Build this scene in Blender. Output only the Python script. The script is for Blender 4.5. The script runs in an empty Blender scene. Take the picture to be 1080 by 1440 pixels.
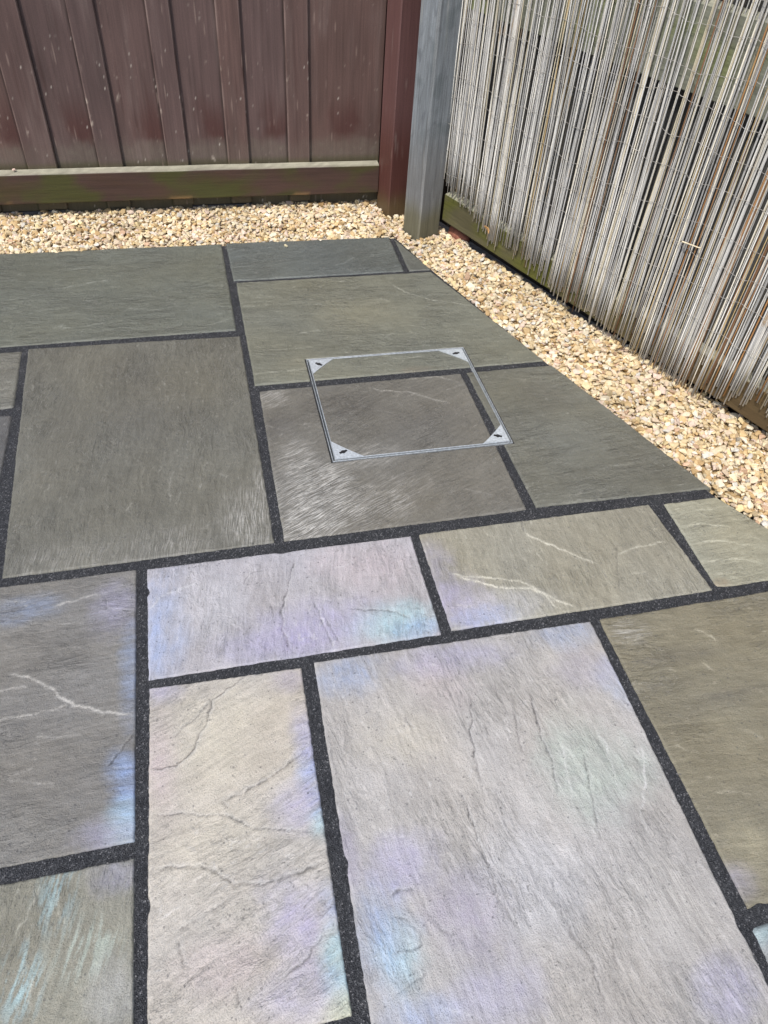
import bpy, bmesh, math, random
import numpy as np
from mathutils import Matrix, Vector

SC = bpy.context.scene
COL = SC.collection
random.seed(7)
RNG = np.random.default_rng(11)

# ------------------------------------------------------------------ camera
H_CAM = 1.26
cp = math.radians(45.570); rl = math.radians(-4.817); yw = math.radians(16.154)
fwd = Vector((math.sin(yw)*math.cos(cp), math.cos(yw)*math.cos(cp), -math.sin(cp)))
rgt = Vector((math.cos(yw), -math.sin(yw), 0))
dwn = fwd.cross(rgt)
r2 = math.cos(rl)*rgt + math.sin(rl)*dwn
d2 = -math.sin(rl)*rgt + math.cos(rl)*dwn
cam = bpy.data.cameras.new('camera'); cam.sensor_width = 36; cam.lens = 1044.1/1440*36
cam.clip_start = .05; cam.clip_end = 200
co = bpy.data.objects.new('camera', cam); COL.objects.link(co)
m = Matrix.Identity(4)
for i in range(3):
    m[i][0] = r2[i]; m[i][1] = -d2[i]; m[i][2] = -fwd[i]
m[2][3] = H_CAM
co.matrix_world = m
SC.camera = co

# ------------------------------------------------------------------ sky and sun
SUN_EL, SUN_AZ = math.radians(57), math.radians(222)     # azimuth from +Y clockwise: behind the camera and to its left
world = bpy.data.worlds.new('World'); SC.world = world; world.use_nodes = True
wn = world.node_tree; bg = wn.nodes['Background']
sky = wn.nodes.new('ShaderNodeTexSky'); sky.sky_type = 'NISHITA'; sky.sun_disc = False
sky.sun_elevation = SUN_EL; sky.sun_rotation = SUN_AZ
sky.air_density = 1.0; sky.dust_density = 2.5; sky.ozone_density = 1.0
wn.links.new(sky.outputs[0], bg.inputs[0]); bg.inputs[1].default_value = 0.13
sl = bpy.data.lights.new('sun', 'SUN'); sl.energy = 2.6; sl.angle = math.radians(2.0); sl.color = (1.0, .95, .87)
so = bpy.data.objects.new('sun', sl); COL.objects.link(so)
sd = Vector((math.sin(SUN_AZ)*math.cos(SUN_EL), math.cos(SUN_AZ)*math.cos(SUN_EL), math.sin(SUN_EL)))
so.rotation_euler = sd.to_track_quat('Z', 'Y').to_euler(); so.location = sd*20
SC.view_settings.view_transform = 'Standard'; SC.view_settings.look = 'None'
SC.view_settings.gamma = 1; SC.view_settings.use_curve_mapping = False
SC.view_settings.exposure = 0.45

# ------------------------------------------------------------------ helpers
def lin(c):
    c = np.asarray(c, float)/255.0
    return np.where(c <= .04045, c/12.92, ((c+.055)/1.055)**2.4)

def pn(x, y, seed=0):
    x = np.asarray(x, float); y = np.asarray(y, float)
    xi = np.floor(x).astype(np.int64); yi = np.floor(y).astype(np.int64)
    xf = x-xi; yf = y-yi
    def gr(ix, iy, fx, fy):
        h = (ix*374761393 + iy*668265263 + seed*1442695041) & 0xffffffff
        h = ((h ^ (h >> 13))*1274126177) & 0xffffffff
        h = h ^ (h >> 16)
        a = (h & 0xffff)/65536.0*2*np.pi
        return np.cos(a)*fx + np.sin(a)*fy
    u = xf*xf*xf*(xf*(xf*6-15)+10); v = yf*yf*yf*(yf*(yf*6-15)+10)
    a = gr(xi, yi, xf, yf); b = gr(xi+1, yi, xf-1, yf)
    c = gr(xi, yi+1, xf, yf-1); d = gr(xi+1, yi+1, xf-1, yf-1)
    return (a*(1-u)+b*u)*(1-v) + (c*(1-u)+d*u)*v*1.0

def fbm(x, y, oct=4, seed=0, gain=.5):
    s = 0; a = 1.0; t = 0
    for i in range(oct):
        s = s + a*pn(x*2**i, y*2**i, seed+i*17); t += a; a *= gain
    return s/t*1.6

def ss(a, b, x):
    t = np.clip((x-a)/(b-a), 0, 1); return t*t*(3-2*t)

def link(o, parent=None):
    COL.objects.link(o)
    if parent is not None: o.parent = parent
    return o

def tag(o, label=None, cat=None, group=None, kind=None):
    if label: o['label'] = label
    if cat: o['category'] = cat
    if group: o['group'] = group
    if kind: o['kind'] = kind
    return o

def empty(name, loc, rotz=0.0):
    o = bpy.data.objects.new(name, None); o.empty_display_size = .1
    o.location = loc; o.rotation_euler = (0, 0, rotz); COL.objects.link(o); return o

def mesh_np(name, v, f, smooth=False, col=None, attrs=None):
    """mesh from numpy verts and a list/array of faces"""
    me = bpy.data.meshes.new(name)
    me.from_pydata(np.asarray(v).tolist(), [], f if isinstance(f, list) else f.tolist())
    if smooth: me.polygons.foreach_set('use_smooth', np.ones(len(me.polygons), bool))
    if col is not None: set_col(me, col)
    for k, (typ, a) in (attrs or {}).items(): set_attr(me, k, typ, a)
    me.update(); return me

def set_col(me, c):
    a = me.attributes.get('col') or me.attributes.new('col', 'FLOAT_COLOR', 'POINT')
    c4 = np.ones((len(me.vertices), 4), np.float32); c4[:, :3] = c
    a.data.foreach_set('color', c4.ravel())

def set_attr(me, k, typ, arr):
    a = me.attributes.new(k, typ, 'POINT')
    a.data.foreach_set('vector' if typ == 'FLOAT_VECTOR' else 'value', np.asarray(arr, np.float32).ravel())

def obj(name, me, mat=None, parent=None, loc=None):
    o = bpy.data.objects.new(name, me)
    if mat is not None and not me.materials: me.materials.append(mat)
    link(o, parent)
    if loc is not None: o.location = loc
    return o

class MB:
    """small mesh builder: boxes, prisms and tubes in one bmesh"""
    def __init__(s): s.bm = bmesh.new()
    def box(s, x0, x1, y0, y1, z0, z1):
        v = [s.bm.verts.new(p) for p in ((x0,y0,z0),(x1,y0,z0),(x1,y1,z0),(x0,y1,z0),(x0,y0,z1),(x1,y0,z1),(x1,y1,z1),(x0,y1,z1))]
        for f in ((3,2,1,0),(4,5,6,7),(0,1,5,4),(1,2,6,5),(2,3,7,6),(3,0,4,7)): s.bm.faces.new([v[i] for i in f])
        return s
    def prism(s, pts, z0, z1):
        a = [s.bm.verts.new((x, y, z0)) for x, y in pts]; b = [s.bm.verts.new((x, y, z1)) for x, y in pts]
        n = len(pts); s.bm.faces.new(a[::-1]); s.bm.faces.new(b)
        for i in range(n): s.bm.faces.new((a[i], a[(i+1) % n], b[(i+1) % n], b[i]))
        return s
    def bevel(s, w, seg=2):
        bmesh.ops.bevel(s.bm, geom=list(s.bm.edges), offset=w, segments=seg, affect='EDGES', profile=.5); return s
    def build(s, name, mat, parent=None, loc=None, smooth=False):
        bmesh.ops.recalc_face_normals(s.bm, faces=s.bm.faces)
        me = bpy.data.meshes.new(name); s.bm.to_mesh(me); s.bm.free()
        if smooth: me.polygons.foreach_set('use_smooth', np.ones(len(me.polygons), bool))
        return obj(name, me, mat, parent, loc)

# ------------------------------------------------------------------ materials
def mat(name, rough=.7, spec=.5):
    mt = bpy.data.materials.new(name); mt.use_nodes = True
    nt = mt.node_tree; b = nt.nodes['Principled BSDF']
    b.inputs['Roughness'].default_value = rough; b.inputs['Specular IOR Level'].default_value = spec
    return mt, nt, b

def N(nt, typ, **k):
    n = nt.nodes.new(typ)
    for a, v in k.items():
        if a in n.inputs: n.inputs[a].default_value = v
        else: setattr(n, a, v)
    return n

def ramp(nt, src, stops):
    r = nt.nodes.new('ShaderNodeValToRGB'); e = r.color_ramp.elements
    while len(e) < len(stops): e.new(.5)
    for el, (p, c) in zip(e, stops): el.position = p; el.color = (*c, 1)
    nt.links.new(src, r.inputs[0]); return r

def mixc(nt, fac, a, b, blend='MIX'):
    n = nt.nodes.new('ShaderNodeMix'); n.data_type = 'RGBA'; n.blend_type = blend; n.clamp_result = False
    for s, v in ((0, fac), (6, a), (7, b)):
        if hasattr(v, 'is_output') or isinstance(v, bpy.types.NodeSocket): nt.links.new(v, n.inputs[s])
        else: n.inputs[s].default_value = v if s == 0 else (*v, 1)
    return n.outputs[2]

def mathn(nt, op, a, b=None):
    n = nt.nodes.new('ShaderNodeMath'); n.operation = op
    for i, v in enumerate((a, b)):
        if v is None: continue
        if isinstance(v, bpy.types.NodeSocket): nt.links.new(v, n.inputs[i])
        else: n.inputs[i].default_value = v
    return n.outputs[0]

def bump(nt, b, h, strength, dist, prev=None):
    n = nt.nodes.new('ShaderNodeBump'); n.inputs['Strength'].default_value = strength; n.inputs['Distance'].default_value = dist
    nt.links.new(h, n.inputs['Height'])
    if prev is not None: nt.links.new(prev.outputs[0], n.inputs['Normal'])
    nt.links.new(n.outputs[0], b.inputs['Normal']); return n

def stone_material():
    mt, nt, b = mat('riven_sandstone', .45, .5)
    at = N(nt, 'ShaderNodeAttribute', attribute_name='col')
    gc = N(nt, 'ShaderNodeAttribute', attribute_name='gc')         # x along the grain, y across it
    fl = N(nt, 'ShaderNodeAttribute', attribute_name='film')
    mp = N(nt, 'ShaderNodeMapping'); mp.inputs['Scale'].default_value = (22, 120, 1); nt.links.new(gc.outputs['Vector'], mp.inputs[0])
    n1 = N(nt, 'ShaderNodeTexNoise', Scale=1.0, Detail=6.0, Roughness=.62); nt.links.new(mp.outputs[0], n1.inputs['Vector'])
    n2 = N(nt, 'ShaderNodeTexNoise', Scale=420.0, Detail=3.0, Roughness=.7); nt.links.new(gc.outputs['Vector'], n2.inputs['Vector'])
    n3 = N(nt, 'ShaderNodeTexNoise', Scale=95.0, Detail=4.0, Roughness=.6); nt.links.new(gc.outputs['Vector'], n3.inputs['Vector'])
    r1 = ramp(nt, n1.outputs[0], ((.3, (.80, .80, .79)), (.7, (1.2, 1.2, 1.21))))
    r2_ = ramp(nt, n2.outputs[0], ((.33, (.5, .5, .51)), (.46, (.97, .97, .97)), (.7, (1.25, 1.25, 1.24))))
    c = mixc(nt, .65, at.outputs['Color'], r1.outputs[0], 'MULTIPLY')
    c = mixc(nt, .6, c, r2_.outputs[0], 'MULTIPLY')
    # thin layers broken away along crisp contour edges
    mp4 = N(nt, 'ShaderNodeMapping'); mp4.inputs['Scale'].default_value = (11, 36, 1); nt.links.new(gc.outputs['Vector'], mp4.inputs[0])
    n4 = N(nt, 'ShaderNodeTexNoise', Scale=1.0, Detail=9.0, Roughness=.58, Distortion=.35); nt.links.new(mp4.outputs[0], n4.inputs['Vector'])
    t4 = mathn(nt, 'MULTIPLY', n4.outputs[0], 9.0); f4 = mathn(nt, 'FRACT', t4)
    e4 = N(nt, 'ShaderNodeMapRange', interpolation_type='SMOOTHSTEP'); nt.links.new(f4, e4.inputs['Value']); e4.inputs['From Max'].default_value = .055
    terr = mathn(nt, 'ADD', mathn(nt, 'FLOOR', t4), e4.outputs[0])
    n5 = N(nt, 'ShaderNodeTexNoise', Scale=7.0, Detail=3.0); nt.links.new(gc.outputs['Vector'], n5.inputs['Vector'])
    k5 = N(nt, 'ShaderNodeMapRange', interpolation_type='SMOOTHSTEP'); nt.links.new(n5.outputs[0], k5.inputs['Value']); k5.inputs['From Min'].default_value = .44; k5.inputs['From Max'].default_value = .62
    edge = mathn(nt, 'MULTIPLY', mathn(nt, 'LESS_THAN', f4, .065), k5.outputs[0])
    c = mixc(nt, mathn(nt, 'MULTIPLY', edge, .38), c, (.62, .61, .57))
    # sheen on the grain, painted as pale streaks in the base colour
    po = N(nt, 'ShaderNodeAttribute', attribute_name='sheen')
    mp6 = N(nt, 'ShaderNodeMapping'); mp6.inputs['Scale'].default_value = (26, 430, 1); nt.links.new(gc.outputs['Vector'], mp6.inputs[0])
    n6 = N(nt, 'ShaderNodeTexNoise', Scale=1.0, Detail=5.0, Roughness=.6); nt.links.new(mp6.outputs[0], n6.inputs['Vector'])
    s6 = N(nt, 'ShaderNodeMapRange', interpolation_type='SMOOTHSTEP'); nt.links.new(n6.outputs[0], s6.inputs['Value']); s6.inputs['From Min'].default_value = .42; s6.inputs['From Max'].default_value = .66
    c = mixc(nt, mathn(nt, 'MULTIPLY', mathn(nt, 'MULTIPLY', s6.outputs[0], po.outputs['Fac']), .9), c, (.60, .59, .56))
    # small open pits in the stone face
    vo = N(nt, 'ShaderNodeTexVoronoi', Scale=85.0); nt.links.new(gc.outputs['Vector'], vo.inputs['Vector'])
    pit = mathn(nt, 'MULTIPLY', mathn(nt, 'LESS_THAN', vo.outputs['Distance'], .16), mathn(nt, 'GREATER_THAN', n3.outputs[0], .53))
    c = mixc(nt, mathn(nt, 'MULTIPLY', pit, .45), c, (.06, .06, .065))
    nt.links.new(c, b.inputs['Base Color'])
    ro = mathn(nt, 'ADD', mathn(nt, 'MULTIPLY', n3.outputs[0], .34), .27)
    nt.links.new(ro, b.inputs['Roughness'])
    # resin film left from the jointing: a real thin film where it was smeared
    th = mathn(nt, 'ADD', mathn(nt, 'MULTIPLY', fl.outputs['Fac'], 200.0), mathn(nt, 'MULTIPLY', n3.outputs[0], 140.0))
    nt.links.new(th, b.inputs['Thin Film Thickness']); b.inputs['Thin Film IOR'].default_value = 1.45
    hsum = mathn(nt, 'ADD', mathn(nt, 'MULTIPLY', n1.outputs[0], .65), mathn(nt, 'MULTIPLY', n2.outputs[0], .6))
    hsum = mathn(nt, 'ADD', hsum, mathn(nt, 'MULTIPLY', n3.outputs[0], .95))
    hsum = mathn(nt, 'SUBTRACT', hsum, mathn(nt, 'MULTIPLY', pit, .8))
    hsum = mathn(nt, 'ADD', hsum, mathn(nt, 'MULTIPLY', mathn(nt, 'MULTIPLY', n6.outputs[0], po.outputs['Fac']), .9))
    b1 = bump(nt, b, mathn(nt, 'MULTIPLY', mathn(nt, 'SUBTRACT', terr, t4), k5.outputs[0]), 1.0, .0017)
    bump(nt, b, hsum, 1.0, .0026, b1)
    return mt

def joint_material():
    mt, nt, b = mat('jointing_grit', .75, .4)
    tc = N(nt, 'ShaderNodeTexCoord')
    vo = N(nt, 'ShaderNodeTexVoronoi', Scale=430.0); nt.links.new(tc.outputs['Object'], vo.inputs['Vector'])
    n1 = N(nt, 'ShaderNodeTexNoise', Scale=14.0, Detail=4.0); nt.links.new(tc.outputs['Object'], n1.inputs['Vector'])
    sp = ramp(nt, vo.outputs['Color'], ((.0, (.012, .013, .016)), (.5, (.027, .029, .034)), (.8, (.066, .069, .076)), (1.0, (.26, .26, .27))))
    c = mixc(nt, .5, sp.outputs[0], ramp(nt, n1.outputs[0], ((.3, (.7, .72, .78)), (.7, (1.35, 1.33, 1.28)))).outputs[0], 'MULTIPLY')
    nt.links.new(c, b.inputs['Base Color'])
    bump(nt, b, vo.outputs['Distance'], 1.0, .003)
    return mt

def col_material(name, rough, spec, grain=None, bdist=.001, var=.35, axis='Z'):
    """colour from the mesh attribute with wood grain running along one axis"""
    mt, nt, b = mat(name, rough, spec)
    at = N(nt, 'ShaderNodeAttribute', attribute_name='col')
    tc = N(nt, 'ShaderNodeTexCoord')
    oi = N(nt, 'ShaderNodeObjectInfo')
    mp = N(nt, 'ShaderNodeMapping'); sc = {'Z': (140, 140, 5), 'X': (5, 140, 140)}[axis]
    mp.inputs['Scale'].default_value = sc; nt.links.new(tc.outputs['Object'], mp.inputs[0])
    n1 = N(nt, 'ShaderNodeTexNoise', Scale=1.0, Detail=5.0, Roughness=.65, noise_dimensions='4D')
    nt.links.new(mp.outputs[0], n1.inputs['Vector']); nt.links.new(mathn(nt, 'MULTIPLY', oi.outputs['Random'], 50.0), n1.inputs['W'])
    n2 = N(nt, 'ShaderNodeTexNoise', Scale=300.0, Detail=2.0); nt.links.new(tc.outputs['Object'], n2.inputs['Vector'])
    lo, hi = 1-var, 1+var
    c = mixc(nt, 1.0, at.outputs['Color'], ramp(nt, n1.outputs[0], ((.28, (lo,)*3), (.72, (hi,)*3))).outputs[0], 'MULTIPLY')
    c = mixc(nt, .5, c, ramp(nt, n2.outputs[0], ((.3, (.75,)*3), (.7, (1.25,)*3))).outputs[0], 'MULTIPLY')
    nt.links.new(c, b.inputs['Base Color'])
    bump(nt, b, n1.outputs[0], .6, bdist)
    return mt

def plain_material(name, c, rough=.6, metal=0.0, spec=.5, noise=0.2, scale=60.0, bd=.0):
    mt, nt, b = mat(name, rough, spec); b.inputs['Metallic'].default_value = metal
    tc = N(nt, 'ShaderNodeTexCoord')
    n1 = N(nt, 'ShaderNodeTexNoise', Scale=scale, Detail=4.0); nt.links.new(tc.outputs['Object'], n1.inputs['Vector'])
    r = ramp(nt, n1.outputs[0], ((.3, tuple(x*(1-noise) for x in c)), (.7, tuple(x*(1+noise) for x in c))))
    nt.links.new(r.outputs[0], b.inputs['Base Color'])
    if bd: bump(nt, b, n1.outputs[0], .7, bd)
    return mt

def reed_material(name, from_mesh):
    mt, nt, b = mat(name, .5, .5)
    oi = N(nt, 'ShaderNodeObjectInfo'); tc = N(nt, 'ShaderNodeTexCoord')
    base = N(nt, 'ShaderNodeAttribute', attribute_name='col').outputs['Color'] if from_mesh else oi.outputs['Color']
    mp = N(nt, 'ShaderNodeMapping'); mp.inputs['Scale'].default_value = (60, 60, 7); nt.links.new(tc.outputs['Object'], mp.inputs[0])
    n1 = N(nt, 'ShaderNodeTexNoise', Scale=1.0, Detail=5.0, noise_dimensions='4D'); nt.links.new(mp.outputs[0], n1.inputs['Vector'])
    nt.links.new(mathn(nt, 'MULTIPLY', oi.outputs['Random'], 300.0), n1.inputs['W'])
    c = mixc(nt, 1.0, base, ramp(nt, n1.outputs[0], ((.3, (.55, .53, .5)), (.48, (.95, .95, .94)), (.75, (1.15, 1.15, 1.14)))).outputs[0], 'MULTIPLY')
    n2 = N(nt, 'ShaderNodeTexNoise', Scale=9.0, Detail=2.0, noise_dimensions='4D'); nt.links.new(tc.outputs['Object'], n2.inputs['Vector'])
    nt.links.new(mathn(nt, 'MULTIPLY', oi.outputs['Random'], 77.0), n2.inputs['W'])
    c = mixc(nt, ramp(nt, n2.outputs[0], ((.64, (0,)*3), (.74, (.6,)*3))).outputs[0], c, (.46, .30, .13))
    nt.links.new(c, b.inputs['Base Color'])
    return mt

def gravel_material():
    mt, nt, b = mat('gravel_stone', .8, .35)
    at = N(nt, 'ShaderNodeAttribute', attribute_name='col'); tc = N(nt, 'ShaderNodeTexCoord')
    n1 = N(nt, 'ShaderNodeTexNoise', Scale=160.0, Detail=5.0, Roughness=.65); nt.links.new(tc.outputs['Object'], n1.inputs['Vector'])
    c = mixc(nt, .8, at.outputs['Color'], ramp(nt, n1.outputs[0], ((.3, (.82, .79, .74)), (.55, (1.02,)*3), (.75, (1.12, 1.12, 1.14)))).outputs[0], 'MULTIPLY')
    nt.links.new(c, b.inputs['Base Color']); bump(nt, b, n1.outputs[0], .6, .002)
    return mt

M_STONE = stone_material(); M_JOINT = joint_material()
M_BROWN = col_material('brown_stained_wood', .55, .45, bdist=.0012, var=.16)
M_BROWNH = col_material('brown_stained_rail', .6, .4, bdist=.0015, var=.22, axis='X')
M_GREY = col_material('grey_weathered_wood', .75, .3, bdist=.0022, var=.36)
M_GREYH = col_material('grey_weathered_rail', .75, .3, bdist=.0018, var=.3, axis='X')
M_REED = reed_material('dry_reed', False); M_REEDB = reed_material('dry_reed_back', True); M_GRAVEL = gravel_material()
M_WIRE = plain_material('galvanised_wire', (.42, .40, .37), .42, .35, noise=.35, scale=90)
M_ALU = plain_material('galvanised_frame', (.50, .54, .57), .42, .5, noise=.25, scale=140)
M_PLATE = plain_material('corner_plate_metal', (.56, .61, .65), .42, .4, noise=.2, scale=160)
M_DARK = plain_material('dark_slot', (.012, .012, .014), .8, noise=.4)
M_SOIL = plain_material('soil', (.09, .065, .045), .95, noise=.4, scale=40, bd=.02)
M_TERRA = plain_material('terracotta', (.22, .085, .055), .85, noise=.3, scale=45, bd=.004)

# ------------------------------------------------------------------ ground
g = MB().box(-15, 15, -15, 15, -.12, -.075)
tag(g.build('ground', M_SOIL), 'bare brown soil under the gravel and paving', None, None, 'structure')

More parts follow.
